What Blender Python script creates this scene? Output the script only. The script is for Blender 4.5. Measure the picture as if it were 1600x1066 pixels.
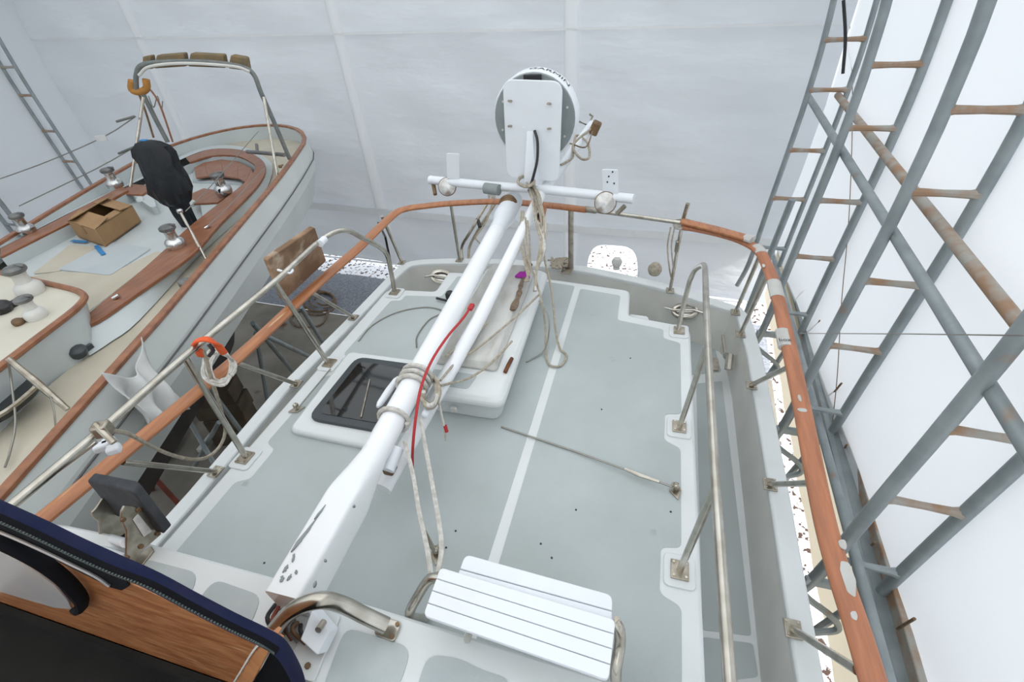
import bpy, bmesh, math, random
from mathutils import Vector, Matrix
random.seed(7)
S = 0.83                      # model units -> metres
sc = bpy.context.scene
for o in list(bpy.data.objects): bpy.data.objects.remove(o)
# ------------------------------------------------------------------ camera
F = 746.0; CX, CY = 800.0, 533.0; H = 2.4
AX = Vector((0.96269698, 0.11079633, -0.24685765))
AY = Vector((0.26256934, -0.6028996, 0.75337203))
AZ = Vector((-0.06535952, -0.79008623, -0.60950134))
cam = bpy.data.objects.new('camera', bpy.data.cameras.new('camera'))
sc.collection.objects.link(cam)
cam.data.sensor_width = 36; cam.data.lens = 36 * F / 1600; cam.data.clip_start = 0.02
cam.matrix_world = Matrix(((AX[0], -AX[1], -AX[2], 0), (AY[0], -AY[1], -AY[2], 0), (AZ[0], -AZ[1], -AZ[2], H * S), (0, 0, 0, 1)))
sc.camera = cam
# ------------------------------------------------------------------ world, sun, exposure
w = bpy.data.worlds.new('overcast'); sc.world = w; w.use_nodes = True
w.node_tree.nodes['Background'].inputs[0].default_value = (0.92, 0.97, 1.02, 1)
w.node_tree.nodes['Background'].inputs[1].default_value = 1.25
sun = bpy.data.objects.new('sun', bpy.data.lights.new('sun', 'SUN')); sc.collection.objects.link(sun)
sun.data.energy = 10.5; sun.data.angle = math.radians(8); sun.data.color = (1, 0.985, 0.965)
sun.rotation_euler = Vector((-0.75, 0.12, -0.62)).to_track_quat('-Z', 'Y').to_euler()
sc.view_settings.view_transform = 'Standard'; sc.view_settings.look = 'None'
sc.view_settings.gamma = 1; sc.view_settings.use_curve_mapping = False
sc.view_settings.exposure = -0.18

# ------------------------------------------------------------------ picture -> place helpers
def ray(px, py):
    r = Vector((px - CX, py - CY, F)); return Vector((r.dot(AX), r.dot(AY), r.dot(AZ)))
O = Vector((0, 0, H))
def PZ(px, py, z): r = ray(px, py); return O + r * ((z - H) / r.z)
def PY(px, py, y): r = ray(px, py); return O + r * (y / r.y)
def PX(px, py, x): r = ray(px, py); return O + r * (x / r.x)
TH = math.radians(3.1377); TC, TS = math.cos(TH), math.sin(TH)
def TW(x, y, z): return Vector((x * TC + y * TS, -x * TS + y * TC, z))
def TI(p): return Vector((p.x * TC - p.y * TS, p.x * TS + p.y * TC, p.z))
def PTY(px, py, y): r = ray(px, py); return O + r * (y / TI(r).y)
def PTX(px, py, x): r = ray(px, py); return O + r * (x / TI(r).x)
NA = math.radians(20); NU_ = Vector((math.cos(NA), math.sin(NA), 0)); NV_ = Vector((-math.sin(NA), math.cos(NA), 0))
def NP(u, v, z): return NU_ * u + NV_ * v + Vector((0, 0, z))
def PNV(px, py, v): r = ray(px, py); return O + r * (v / r.dot(NV_))
def PNU(px, py, u): r = ray(px, py); return O + r * (u / r.dot(NU_))
def V3(*a): return Vector(a)

# ------------------------------------------------------------------ materials
def mat(name, c1, c2=None, scale=4, rough=.5, metal=0, bump=0, bscale=60, lo=.35, hi=.65, stretch=(1, 1, 1), detail=4, coat=0, c3=None, c3lo=.62, c3hi=.66, c3scale=12, spec=.5):
    m = bpy.data.materials.new(name); m.use_nodes = True; nt = m.node_tree; n = nt.nodes; L = nt.links
    b = n['Principled BSDF']; b.inputs['Roughness'].default_value = rough; b.inputs['Metallic'].default_value = metal
    b.inputs['Coat Weight'].default_value = coat; b.inputs['Specular IOR Level'].default_value = spec
    b.inputs['Base Color'].default_value = (*c1, 1)
    tc = n.new('ShaderNodeTexCoord'); mp = n.new('ShaderNodeMapping'); mp.inputs['Scale'].default_value = stretch
    L.new(tc.outputs['Object'], mp.inputs['Vector'])
    def noise(s, d):
        t = n.new('ShaderNodeTexNoise'); t.inputs['Scale'].default_value = s; t.inputs['Detail'].default_value = d
        L.new(mp.outputs['Vector'], t.inputs['Vector']); return t
    def ramp(t, a, z):
        r = n.new('ShaderNodeMapRange'); r.inputs['From Min'].default_value = a; r.inputs['From Max'].default_value = z
        L.new(t.outputs['Fac'], r.inputs['Value']); return r
    out = None
    if c2:
        x = n.new('ShaderNodeMix'); x.data_type = 'RGBA'; x.inputs['A'].default_value = (*c1, 1); x.inputs['B'].default_value = (*c2, 1)
        L.new(ramp(noise(scale, detail), lo, hi).outputs[0], x.inputs['Factor']); out = x.outputs['Result']
    if c3:
        x = n.new('ShaderNodeMix'); x.data_type = 'RGBA'; x.inputs['B'].default_value = (*c3, 1); x.inputs['A'].default_value = (*c1, 1)
        if out: L.new(out, x.inputs['A'])
        L.new(ramp(noise(c3scale, 5), c3lo, c3hi).outputs[0], x.inputs['Factor']); out = x.outputs['Result']
    if out: L.new(out, b.inputs['Base Color'])
    if bump:
        bp = n.new('ShaderNodeBump'); bp.inputs['Strength'].default_value = bump; bp.inputs['Distance'].default_value = .01
        L.new(noise(bscale, 3).outputs['Fac'], bp.inputs['Height']); L.new(bp.outputs[0], b.inputs['Normal'])
    return m
def fabric(name, col, tr, trcol, bump=.25, bscale=2.2, stretch=(1, 1, .6)):
    m = bpy.data.materials.new(name); m.use_nodes = True; nt = m.node_tree; n = nt.nodes; L = nt.links
    n.remove(n['Principled BSDF']); d = n.new('ShaderNodeBsdfDiffuse'); t = n.new('ShaderNodeBsdfTranslucent'); x = n.new('ShaderNodeMixShader')
    d.inputs[0].default_value = (*col, 1); t.inputs[0].default_value = (*trcol, 1); x.inputs[0].default_value = tr
    tc = n.new('ShaderNodeTexCoord'); mp = n.new('ShaderNodeMapping'); mp.inputs['Scale'].default_value = stretch; mp.inputs['Rotation'].default_value = (0, .35, 0)
    L.new(tc.outputs['Object'], mp.inputs[0])
    nz = n.new('ShaderNodeTexNoise'); nz.inputs['Scale'].default_value = bscale; nz.inputs['Detail'].default_value = 4
    L.new(mp.outputs[0], nz.inputs['Vector'])
    bp = n.new('ShaderNodeBump'); bp.inputs['Strength'].default_value = bump; bp.inputs['Distance'].default_value = .12; L.new(nz.outputs['Fac'], bp.inputs['Height'])
    L.new(bp.outputs[0], d.inputs['Normal']); L.new(bp.outputs[0], t.inputs['Normal'])
    L.new(d.outputs[0], x.inputs[1]); L.new(t.outputs[0], x.inputs[2]); L.new(x.outputs[0], n['Material Output'].inputs[0])
    return m
MT = {
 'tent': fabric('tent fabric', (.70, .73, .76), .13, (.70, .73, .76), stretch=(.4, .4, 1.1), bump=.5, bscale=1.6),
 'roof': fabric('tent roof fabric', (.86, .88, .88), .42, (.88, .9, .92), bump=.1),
 'front': fabric('tent front fabric', (.85, .87, .87), .45, (.85, .87, .88), bump=.1),
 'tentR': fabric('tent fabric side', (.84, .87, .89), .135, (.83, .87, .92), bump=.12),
 'polewhite': fabric('pole sleeve fabric', (.78, .80, .81), .18, (.74, .76, .78), bump=.05),
 'hem': fabric('hem fabric', (.84, .86, .86), .35, (.9, .9, .9), bump=.3),
 'skirt': fabric('skirt canvas', (.68, .63, .52), .25, (.62, .56, .44), bump=.2),
 'gel': mat('white gelcoat', (.70, .73, .735), (.655, .68, .675), 3, .32, bump=.02),
 'gelwarm': mat('aged gelcoat', (.64, .64, .60), (.58, .57, .53), 4, .4),
 'nonskid': mat('grey nonskid paint', (.455, .50, .50), (.405, .445, .44), 2.2, .7, bump=.12, bscale=260, c3=(.34, .37, .37), c3lo=.70, c3hi=.78, c3scale=9),
 'nonskid2': mat('weathered nonskid paint', (.40, .445, .45), (.46, .50, .50), 6, .7, bump=.1, bscale=260, c3=(.6, .63, .63), c3lo=.70, c3hi=.72, c3scale=14),
 'steel': mat('stainless steel', (.60, .57, .51), (.44, .41, .35), 14, .24, 1),
 'steeldull': mat('tarnished steel', (.50, .46, .39), (.33, .29, .23), 20, .38, 1, bump=.05),
 'galv': mat('galvanised pipe', (.36, .40, .41), (.27, .31, .32), 5, .5, .35, c3=(.36, .22, .13), c3lo=.66, c3hi=.8, c3scale=5),
 'rusty': mat('rusting pipe', (.42, .40, .36), (.38, .24, .15), 6, .65, .15, lo=.4, hi=.62, bump=.1),
 'dark': mat('dark iron', (.13, .14, .14), (.2, .2, .19), 8, .55, .3),
 'teak': mat('varnished teak', (.47, .19, .075), (.33, .12, .045), 5, .38, stretch=(6, .6, 6), coat=.25, bump=.05, bscale=30, c3=(.62, .42, .24), c3lo=.70, c3hi=.76, c3scale=3),
 'teakraw': mat('weathered teak', (.50, .20, .10), (.38, .15, .08), 6, .55, stretch=(7, .8, 7), bump=.1, bscale=40),
 'teakdeck': mat('teak deck trim', (.29, .115, .055), (.21, .08, .035), 5, .45, stretch=(5, 1, 5), coat=.15),
 'teakline': mat('teak cap strip', (.33, .14, .065), (.22, .085, .04), 4, .45, stretch=(3, 3, 3), coat=.2),
 'board': mat('stained plywood', (.42, .27, .17), (.20, .115, .065), 4, .7, bump=.1, bscale=40, lo=.42, hi=.6, c3=(.58, .47, .37), c3lo=.55, c3hi=.7, c3scale=7),
 'panelwood': mat('varnished mahogany board', (.50, .205, .08), (.29, .095, .032), 4, .32, stretch=(1.6, 6, 9), coat=.3, lo=.36, hi=.64, c3=(.58, .30, .14), c3lo=.56, c3hi=.72, c3scale=6),
 'edgewood': mat('pale edge wood', (.60, .27, .11), (.50, .2, .08), 8, .4, stretch=(6, 1, 1)),
 'caulk': mat('caulk', (.62, .62, .58), rough=.7),
 'mast': mat('white mast paint', (.88, .90, .92), (.84, .86, .87), 3, .35, c3=(.36, .38, .38), c3lo=.735, c3hi=.745, c3scale=7),
 'white': mat('white paint', (.79, .82, .86), (.76, .79, .82), 4, .4),
 'radargrey': mat('radar underside grey', (.235, .265, .265), (.27, .30, .30), 8, .6),
 'black': mat('black plastic', (.02, .02, .022), rough=.4),
 'blackcloth': mat('black plastic sheet', (.006, .0075, .010), (.013, .016, .02), 5, .45, bump=.9, bscale=9, spec=.35),
 'pad': mat('charcoal board', (.030, .034, .040), (.05, .055, .062), 16, .7, bump=.15, bscale=60),
 'navy': mat('navy canvas', (.012, .017, .050), (.020, .021, .055), 12, .9, spec=.15, bump=.25, bscale=180),
 'blackfab': mat('black binding', (.007, .007, .009), rough=.9, spec=.1),
 'zip': mat('zip teeth', (.06, .075, .07), rough=.5),
 'vinyl': mat('clear vinyl window', (.34, .33, .34), (.44, .38, .34), 3, .3, spec=.4),
 'rope': mat('tan rope', (.47, .42, .34), (.33, .29, .22), 40, .85, bump=.5, bscale=120),
 'ropewhite': mat('white rope', (.66, .64, .60), (.48, .46, .41), 40, .85, bump=.5, bscale=120),
 'ropedark': mat('dirty rope', (.25, .20, .14), (.15, .10, .07), 30, .9, bump=.5, bscale=120),
 'red': mat('red cord', (.45, .03, .035), rough=.7),
 'magenta': mat('magenta cloth', (.42, .03, .40), rough=.8),
 'orange': mat('orange webbing', (.80, .12, .03), (.65, .09, .02), 12, .7),
 'wire': mat('steel wire', (.30, .29, .26), rough=.4, metal=.8),
 'lens': mat('smoked acrylic', (.010, .012, .013), rough=.06, coat=.4),
 'lensrim': mat('hatch gasket frame', (.045, .055, .06), rough=.4),
 'glass': mat('lamp glass', (.36, .35, .32), (.62, .62, .60), 14, .15, .7),
 'card': mat('cardboard', (.36, .22, .105), (.32, .19, .09), 6, .85),
 'cardin': mat('cardboard inside', (.30, .18, .085), rough=.9),
 'blue': mat('blue masking tape', (.03, .20, .45), rough=.7),
 'cream': mat('cream nonskid', (.52, .48, .39), (.47, .43, .34), 3, .75, bump=.1, bscale=200),
 'creamtop': mat('cream cabin top', (.60, .575, .49), (.56, .53, .44), 3, .7, bump=.08, bscale=200),
 'nwhite': mat('neighbour gelcoat', (.55, .595, .60), (.50, .54, .54), 2, .4),
 'nhull': mat('neighbour topsides', (.63, .66, .64), (.57, .60, .58), 1.5, .3),
 'nsole': mat('cockpit sole grey', (.43, .48, .50), (.47, .51, .52), 4, .6),
 'stripe': mat('hull stripe', (.10, .10, .10), rough=.5),
 'antifoul': mat('dark antifouling', (.030, .026, .023), (.05, .042, .036), 3, .85),
 'cover': mat('folded olive canvas', (.22, .15, .075), (.15, .125, .075), 8, .85, bump=.4, bscale=14),
 'coverpipe': mat('grey green canvas sleeve', (.14, .16, .155), (.2, .21, .2), 10, .7),
 'cloth': mat('white cotton cloth', (.66, .67, .66), (.58, .58, .57), 5, .9, bump=.3, bscale=12),
 'concrete': mat('stained concrete', (.30, .275, .235), (.19, .175, .145), 1.4, .9, bump=.2, bscale=30, c3=(.13, .075, .045), c3lo=.66, c3hi=.72, c3scale=1.1),
 'gravel': mat('blue grey gravel', (.20, .215, .25), (.32, .335, .37), 26, .95, bump=.8, bscale=30),
 'snow': mat('bright snow with leaf litter', (.90, .91, .94), (.84, .85, .9), 4, .9, c3=(.07, .04, .03), c3lo=.56, c3hi=.60, c3scale=15),
 'woodblock': mat('old keel timber', (.10, .075, .05), (.06, .045, .03), 4, .9, bump=.2),
 'grime': mat('grimy lid', (.60, .60, .57), (.47, .46, .42), 5, .55, lo=.4, hi=.7, stretch=(3, 1, 1)),
 'rust': mat('rust', (.20, .075, .03), (.12, .045, .02), 12, .9, bump=.3),
 'rustred': mat('red oxide steel', (.28, .07, .045), (.16, .05, .035), 5, .7),
 'cleatplate': mat('printed label', (.72, .72, .70), (.55, .55, .53), 30, .6),
 'sticker': mat('grey masking tape', (.56, .56, .53), (.49, .48, .45), 8, .7),
 'ink': mat('ink', (.03, .03, .035), rough=.6),
 'brown': mat('brown bracket', (.26, .16, .08), (.15, .09, .05), 12, .6, .3),
 'cockpitshade': mat('painted cockpit shade', (.014, .014, .013), (.022, .021, .019), 3, .9, spec=.1),  # near-black colour holds the shade of the covered cockpit
 'chrome': mat('chrome', (.72, .72, .71), (.5, .5, .5), 8, .16, 1),
 'winchtop': mat('winch top', (.10, .105, .105), (.22, .22, .21), 10, .45, .4),
}

# ------------------------------------------------------------------ mesh builder
class M:
    def __init__(s): s.v = []; s.f = []
    def add(s, vs, fs):
        b = len(s.v); s.v += [Vector(p) for p in vs]; s.f += [tuple(i + b for i in f) for f in fs]; return s
    def box(s, c, size, R=None):
        a, b, d = [x / 2 for x in size]; R = R or Matrix.Identity(3); c = Vector(c)
        vs = [c + R @ Vector((x * a, y * b, z * d)) for z in (-1, 1) for y in (-1, 1) for x in (-1, 1)]
        return s.add(vs, [(0, 2, 3, 1), (4, 5, 7, 6), (0, 1, 5, 4), (1, 3, 7, 5), (3, 2, 6, 7), (2, 0, 4, 6)])
    def prism(s, pts, d):                       # polygon extruded by vector (or straight down by number)
        d = Vector((0, 0, -d)) if not isinstance(d, Vector) else d
        pts = [Vector(p) for p in pts]; n = len(pts)
        nrm = sum(((pts[i] - pts[0]).cross(pts[(i + 1) % n] - pts[0]) for i in range(n)), Vector())
        if nrm.dot(d) > 0: pts.reverse()
        return s.add(pts + [p + d for p in pts], [tuple(range(n)), tuple(range(2 * n - 1, n - 1, -1))] + [(i, i + n, (i + 1) % n + n, (i + 1) % n) for i in range(n)])
    def ring(s, a, b, closed=False):            # quads between two equal point lists
        n = len(a); m = n if closed else n - 1
        return s.add(list(a) + list(b), [(i, (i + 1) % n, (i + 1) % n + n, i + n) for i in range(m)])
    def loft(s, secs, cap=True):
        n = len(secs[0]); vs = [p for q in secs for p in q]; fs = []
        for k in range(len(secs) - 1):
            fs += [(k * n + i, k * n + (i + 1) % n, (k + 1) * n + (i + 1) % n, (k + 1) * n + i) for i in range(n)]
        if cap: fs += [tuple(range(n - 1, -1, -1)), tuple(range((len(secs) - 1) * n, len(secs) * n))]
        return s.add(vs, fs)
    def tube(s, pts, r, seg=8, rh=None, up=None, expo=2, closed=False, cap=True):
        pts = [Vector(p) for p in pts]; n = len(pts); secs = []; px = None
        for i, p in enumerate(pts):
            if closed: t = pts[(i + 1) % n] - pts[i - 1]
            else: t = pts[min(i + 1, n - 1)] - pts[max(i - 1, 0)]
            t.normalize()
            if up is not None: x = t.cross(Vector(up))
            elif px is None: x = t.cross(Vector((0, 0, 1)) if abs(t.z) < .95 else Vector((1, 0, 0)))
            else: x = px - t * px.dot(t)
            x.normalize(); px = x; y = x.cross(t)
            a = r[i] if isinstance(r, (list, tuple)) else r
            b = a if rh is None else (rh[i] if isinstance(rh, (list, tuple)) else rh)
            e = 2 / (expo[i] if isinstance(expo, (list, tuple)) else expo)
            q = []
            for k in range(seg):
                g = 2 * math.pi * (k + .5) / seg; c, d = math.cos(g), math.sin(g)
                q.append(p + x * (a * math.copysign(abs(c) ** e, c)) + y * (b * math.copysign(abs(d) ** e, d)))
            secs.append(q)
        if closed: secs.append(secs[0]); return s.loft(secs, False)
        return s.loft(secs, cap)
    def lathe(s, o, axis, prof, seg=16):
        o = Vector(o); a = Vector(axis).normalized(); x = a.orthogonal().normalized(); y = a.cross(x); secs = []
        for r, h in prof: secs.append([o + a * h + (x * math.cos(2 * math.pi * k / seg) + y * math.sin(2 * math.pi * k / seg)) * r for k in range(seg)])
        return s.loft(secs)
    def grid(s, fn, nu, nv):
        vs = [fn(i / nu, j / nv) for j in range(nv + 1) for i in range(nu + 1)]
        return s.add(vs, [(j * (nu + 1) + i, j * (nu + 1) + i + 1, (j + 1) * (nu + 1) + i + 1, (j + 1) * (nu + 1) + i) for j in range(nv) for i in range(nu)])
def root_of(o):
    while o.parent: o = o.parent
    return o
def OB(name, m, material, parent=None, flat=False, bev=0, solid=0, ang=40):
    me = bpy.data.meshes.new(name); off = root_of(parent).location if parent else Vector()
    me.from_pydata([tuple(p * S - off) for p in m.v], [], m.f); me.materials.append(MT[material])
    bm = bmesh.new(); bm.from_mesh(me); bmesh.ops.recalc_face_normals(bm, faces=bm.faces); bm.to_mesh(me); bm.free()
    if not flat: me.shade_smooth(); me.set_sharp_from_angle(angle=math.radians(ang))
    o = bpy.data.objects.new(name, me); sc.collection.objects.link(o)
    if parent: o.parent = parent
    if solid: k = o.modifiers.new('thickness', 'SOLIDIFY'); k.thickness = solid * S; k.offset = 0
    if bev: k = o.modifiers.new('bevel', 'BEVEL'); k.width = bev * S; k.segments = 2; k.limit_method = 'ANGLE'
    return o
def tag(o, label, cat, group=None):
    o['label'] = label; o['category'] = cat
    if group: o['group'] = group
    return o
def struct(o, label=None): o['kind'] = 'structure'; o['label'] = label or o.name; return o
def THING(name, label, cat, loc, group=None):
    o = bpy.data.objects.new(name, None); sc.collection.objects.link(o); o.location = Vector(loc) * S
    bpy.context.view_layer.update()
    return tag(o, label, cat, group)
def spl(pts, n=6):
    pts = [Vector(p) for p in pts]; P = [pts[0] * 2 - pts[1]] + pts + [pts[-1] * 2 - pts[-2]]; out = []
    for i in range(1, len(P) - 2):
        for k in range(n):
            t = k / n; a, b, c, d = P[i - 1:i + 3]
            out.append(.5 * ((2 * b) + (c - a) * t + (2 * a - 5 * b + 4 * c - d) * t * t + (3 * b - a - 3 * c + d) * t ** 3))
    return out + [pts[-1]]
def rnd(pts, r, n=4):                           # round the corners of a planar polygon
    pts = [Vector(p) for p in pts]; out = []; N = len(pts)
    for i, p in enumerate(pts):
        a = pts[i - 1] - p; b = pts[(i + 1) % N] - p
        rr = r[i] if isinstance(r, (list, tuple)) else r
        if rr <= 0: out.append(p); continue
        q = min(rr, a.length * .45, b.length * .45); A = p + a.normalized() * q; B = p + b.normalized() * q
        for k in range(n + 1):
            t = k / n; out.append(A * (1 - t) ** 2 + p * (2 * t * (1 - t)) + B * t * t)
    return out
def basis(zv, xhint=(1, 0, 0)):
    z = Vector(zv).normalized(); x = Vector(xhint); x = (x - z * x.dot(z)).normalized(); y = z.cross(x)
    return Matrix((x, y, z)).transposed()
def text_mesh(body, size, fn, parent, name='lettering', material='ink'):
    cu = bpy.data.curves.new('t', 'FONT'); cu.body = body; cu.size = size; cu.align_x = 'CENTER'; cu.resolution_u = 2
    to = bpy.data.objects.new('t', cu); me = bpy.data.meshes.new_from_object(to)
    m = M(); m.v = [fn(v.co.x, v.co.y) for v in me.vertices]; m.f = [tuple(p.vertices) for p in me.polygons]
    bpy.data.objects.remove(to); bpy.data.curves.remove(cu); bpy.data.meshes.remove(me)
    return OB(name, m, material, parent, flat=True)

# ================================================================== THE SETTING
GZ = -3.7; WY = 9.3; XC = -6.7
def skew(y): return .1 - (y - 2.7) * .048
OUT = [(2.0, -1.95), (2.06, -1), (2.13, 0), (2.17, .7), (2.18, 1.5), (2.1, 2.4), (1.75, 3.4), (1.1, 4.4), (0.0, 5.4), (-1.6, 6.3), (-4.0, 7.0), (XC, 7.3)]
OUTF = OUT + [(2 * XC - x, z) for x, z in OUT[-2::-1]]
m = M(); m.add([TW(-16.5, -9, GZ), TW(2.06, -9, GZ), TW(2.06, 7.4, GZ), TW(-16.5, 7.4, GZ)], [(0, 1, 2, 3)])
struct(OB('floor', m, 'concrete'), 'stained brown concrete floor of the boat shed')
m = M(); m.grid(lambda a, b: TW(-16.5 + 18.56 * a, 7.4 + 1.72 * b, GZ + .01 + .012 * math.sin(a * 90) * math.sin(b * 11)), 90, 10)
struct(OB('floor_gravel', m, 'gravel'), 'blue grey gravel strip along the back of the shed')
m = M()
m.add([TW(-30, 9.12, GZ - .02), TW(24, 9.12, GZ - .02), TW(24, 24, GZ - .02), TW(-30, 24, GZ - .02)], [(0, 1, 2, 3)])
m.add([TW(2.06, -14, GZ - .02), TW(24, -14, GZ - .02), TW(24, 9.12, GZ - .02), TW(2.06, 9.12, GZ - .02)], [(0, 1, 2, 3)])
struct(OB('floor_snow', m, 'snow'), 'bright white ground with fallen leaves outside the tent')
# back wall fabric, with a rounded opening in its lower edge and sagging wrinkles
WX0, WX1 = -15.7, 1.99
seams = [TI(PTY(500, 0, WY)).x, TI(PTY(893, 100, WY)).x, TI(PTY(205, 0, WY)).x]
seams = [TI(PTY(556, 165, WY)).x, TI(PTY(892, 150, WY)).x, TI(PTY(240, 107, WY)).x]
def wall_z(x):                                   # height of the arch above x
    P = sorted(OUTF)
    for (a, za), (b, zb) in zip(P, P[1:]):
        if a <= x <= b: return za + (zb - za) * (x - a) / max(b - a, 1e-6)
    return 0
def wallpt(a, b):
    x = WX0 + (WX1 - WX0) * a; top = max(wall_z(x), 3.2); z = -3.3 + (top + 3.3) * b
    d = min(abs(x - q) for q in seams)
    y = WY + .05 * min(d, 1.2) + .012 * math.sin(3.1 * x + 2.3 * z) * min(d, 1) + .012 * math.sin(z * 5 + x * .8) * min(d, 1)
    return TW(x, y, z)
m = M(); g = M().grid(wallpt, 300, 110)
hA, hB, hT = TI(PTY(917, 410, WY)), TI(PTY(998, 410, WY)), TI(PTY(957, 385, WY))
HX, HW, HZ, HH = (hA.x + hB.x) / 2, (hB.x - hA.x) / 2, -3.4, hT.z + 3.4
def hk(p):
    q = TI(p); return ((q.x - HX) / HW) ** 4 + (max(q.z - HZ, 0) / HH) ** 4
def onpole(p): return any(abs(TI(p).x - q) < .10 for q in seams)
m.v = g.v; m.f = [f for f in g.f if not all(hk(g.v[i]) < 1 for i in f) and not all(onpole(g.v[i]) for i in f)]
for i in {i for f in m.f for i in f}:
    k = hk(m.v[i])
    if 1e-4 < k < 1:
        q = TI(m.v[i]); e = k ** -.25; m.v[i] = TW(HX + (q.x - HX) * e, q.y, HZ + (q.z - HZ) * e)
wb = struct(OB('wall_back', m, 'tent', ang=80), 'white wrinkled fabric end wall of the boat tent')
for x in seams:
    m = M().grid(lambda a, b: TW(x + (-1 + 2 * a) * .13, WY - .01 - .055 * math.sqrt(max(0, 1 - (2 * a - 1) ** 2)), -3.28 + (max(wall_z(x) - .1, 3.1) + 3.28) * b), 10, 8); OB('tent_pole', m, 'polewhite', wb)
hx0, hx1 = WX0 + .3, WX1 - .1
m = M().grid(lambda a, b: TW(hx0 + (hx1 - hx0) * a, WY - .07 + .008 * math.sin(a * 140), TI(PTY(800, 349, WY)).z - .02 + .16 * b + .05 * math.sin(a * 6)), 120, 2); OB('hem_band', m, 'hem', wb)
m = M().grid(lambda a, b: TW(hx0 + (hx1 - hx0) * a, WY - .075, -3.3 + .05 * b), 40, 1); OB('bottom_rope', m, 'hem', wb)
m = M().grid(lambda a, b: TW(hx0 + (hx1 - hx0) * a, WY - .065, 1.85 - .35 * a + .035 * b), 60, 1); OB('cross_seam', m, 'hem', wb)
# side walls and roof follow the arch
def side(a0, a1, name, mt, lab, off=.06):
    pts = spl([Vector((x, 0, z)) for x, z in OUTF[a0:a1 + 1]], 4)
    m = M(); n = len(pts)
    def fn(a, b):
        p = pts[min(int(a * (n - 1) + .5), n - 1)]; y = -9 + (WY + 9.1) * b
        s = skew(y) if p.x > XC else -skew(y) * 0
        return TW(p.x + (off if p.x > XC else -off) + s + .01 * math.sin(y * 2.4 + p.z), y, p.z + (off if p.z > 5 else 0))
    m.grid(fn, n - 1, 60); return struct(OB(name, m, mt, ang=80), lab)
side(0, 7, 'wall_right', 'tentR', 'bright white translucent fabric side wall beside the pipe arches')
side(7, 15, 'ceiling', 'roof', 'white translucent fabric roof of the boat tent')
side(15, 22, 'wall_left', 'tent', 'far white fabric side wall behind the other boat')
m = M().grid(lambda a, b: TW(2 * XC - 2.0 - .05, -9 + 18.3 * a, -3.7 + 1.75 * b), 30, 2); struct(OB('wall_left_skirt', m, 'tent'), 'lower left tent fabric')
m = M().grid(lambda a, b: TW(1.98 + skew(-9 + 18.2 * a) * .4 + .012 * math.sin(a * 90) * b, -9 + 18.2 * a, -1.95 - 1.08 * b), 80, 6)
struct(OB('wall_right_skirt', m, 'skirt'), 'cream canvas skirt hanging below the right base beam')

m = M().grid(lambda a, b: TW(WX0 + (WX1 + .5 - WX0) * a, -9, -3.7 + (max(wall_z(WX0 + (WX1 + .5 - WX0) * a), 0) + 3.7) * b), 60, 10)
struct(OB('wall_front', m, 'front', ang=80), 'white fabric end wall behind the camera')
# pipe arches
def lerp_prof(pts, z):
    for (x0, z0), (x1, z1) in zip(pts, pts[1:]):
        if z0 <= z <= z1: return x0 + (x1 - x0) * (z - z0) / (z1 - z0)
    return pts[0][0]
def inner(pts, d):
    out = []; n = len(pts)
    for i, (x, z) in enumerate(pts):
        a = pts[max(i - 1, 0)]; b = pts[min(i + 1, n - 1)]; t = Vector((b[0] - a[0], b[1] - a[1])).normalized()
        out.append((x - t.y * d, z + t.x * d))
    return out
INF = inner(OUTF, .48); INF = [(1.42, -2.42)] + INF + [(2 * XC - 1.42, -2.42)]
RUNG = [-1.62, -.75, 0.0, .82, 1.42, 2.1]
labs = ['second pipe arch from the back wall, grey ladder-like truss', 'third pipe arch from the back, crossing the middle of the bright side wall',
        'nearest rust-flecked pipe arch at the right edge, beside the stern rail', 'farthest grey pipe arch, standing in the back right corner']
for (ya, lab) in zip((6.4, 4.5, 2.7, 8.4), labs):
    s = skew(ya); T = THING('pipe_arch', lab, 'truss', TW(1.5, ya, -2.4), 'pipe arches of the tent')
    def A3(p): return TW(p[0] + (s if p[0] > XC else -.0), ya, p[1])
    r = .05 if ya < 8 else .04
    OB('inner_chord', M().tube(spl([A3(p) for p in INF], 4), r, 10), 'galv', T)
    OB('outer_chord', M().tube(spl([A3(p) for p in OUTF], 4), r * .95, 10), 'galv', T)
    for z in RUNG:
        zi = z; xi = lerp_prof(INF[:8], zi); xo = lerp_prof(OUT, z)
        for sg in (1, -1):
            if sg < 0 and ya < 6: continue
            a = A3((xi, zi)) if sg > 0 else A3((2 * XC - xi, zi)); b = A3((xo, z)) if sg > 0 else A3((2 * XC - xo, z))
            OB('rung', M().tube([a, a.lerp(b, .14), a.lerp(b, .5), a.lerp(b, .86), b], [.05, .033, .028, .033, .05], 8), 'rusty' if z > -1.3 else 'galv', T)
    if ya < 8:                                    # bent foot bracket under the inner chord
        b0 = A3((1.46, -2.05))
        p = [b0, b0 + V3(.05, -.02, -.22), b0 + V3(.32, -.06, -.42), b0 + V3(.40, -.1, -.55), b0 + V3(.25, -.12, -.66), b0 + V3(-.08, -.2, -.72)]
        OB('bent_foot', M().tube(spl(p, 5), .032, 8), 'galv', T)
        OB('foot_plate', M().box(A3((1.72, -2.02)), (.56, .05, .09)), 'galv', T, bev=.008)
        OB('ground_leg', M().tube([A3((1.95, -1.95)), A3((1.62, -3.69))], .035, 8), 'galv', T)
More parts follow.
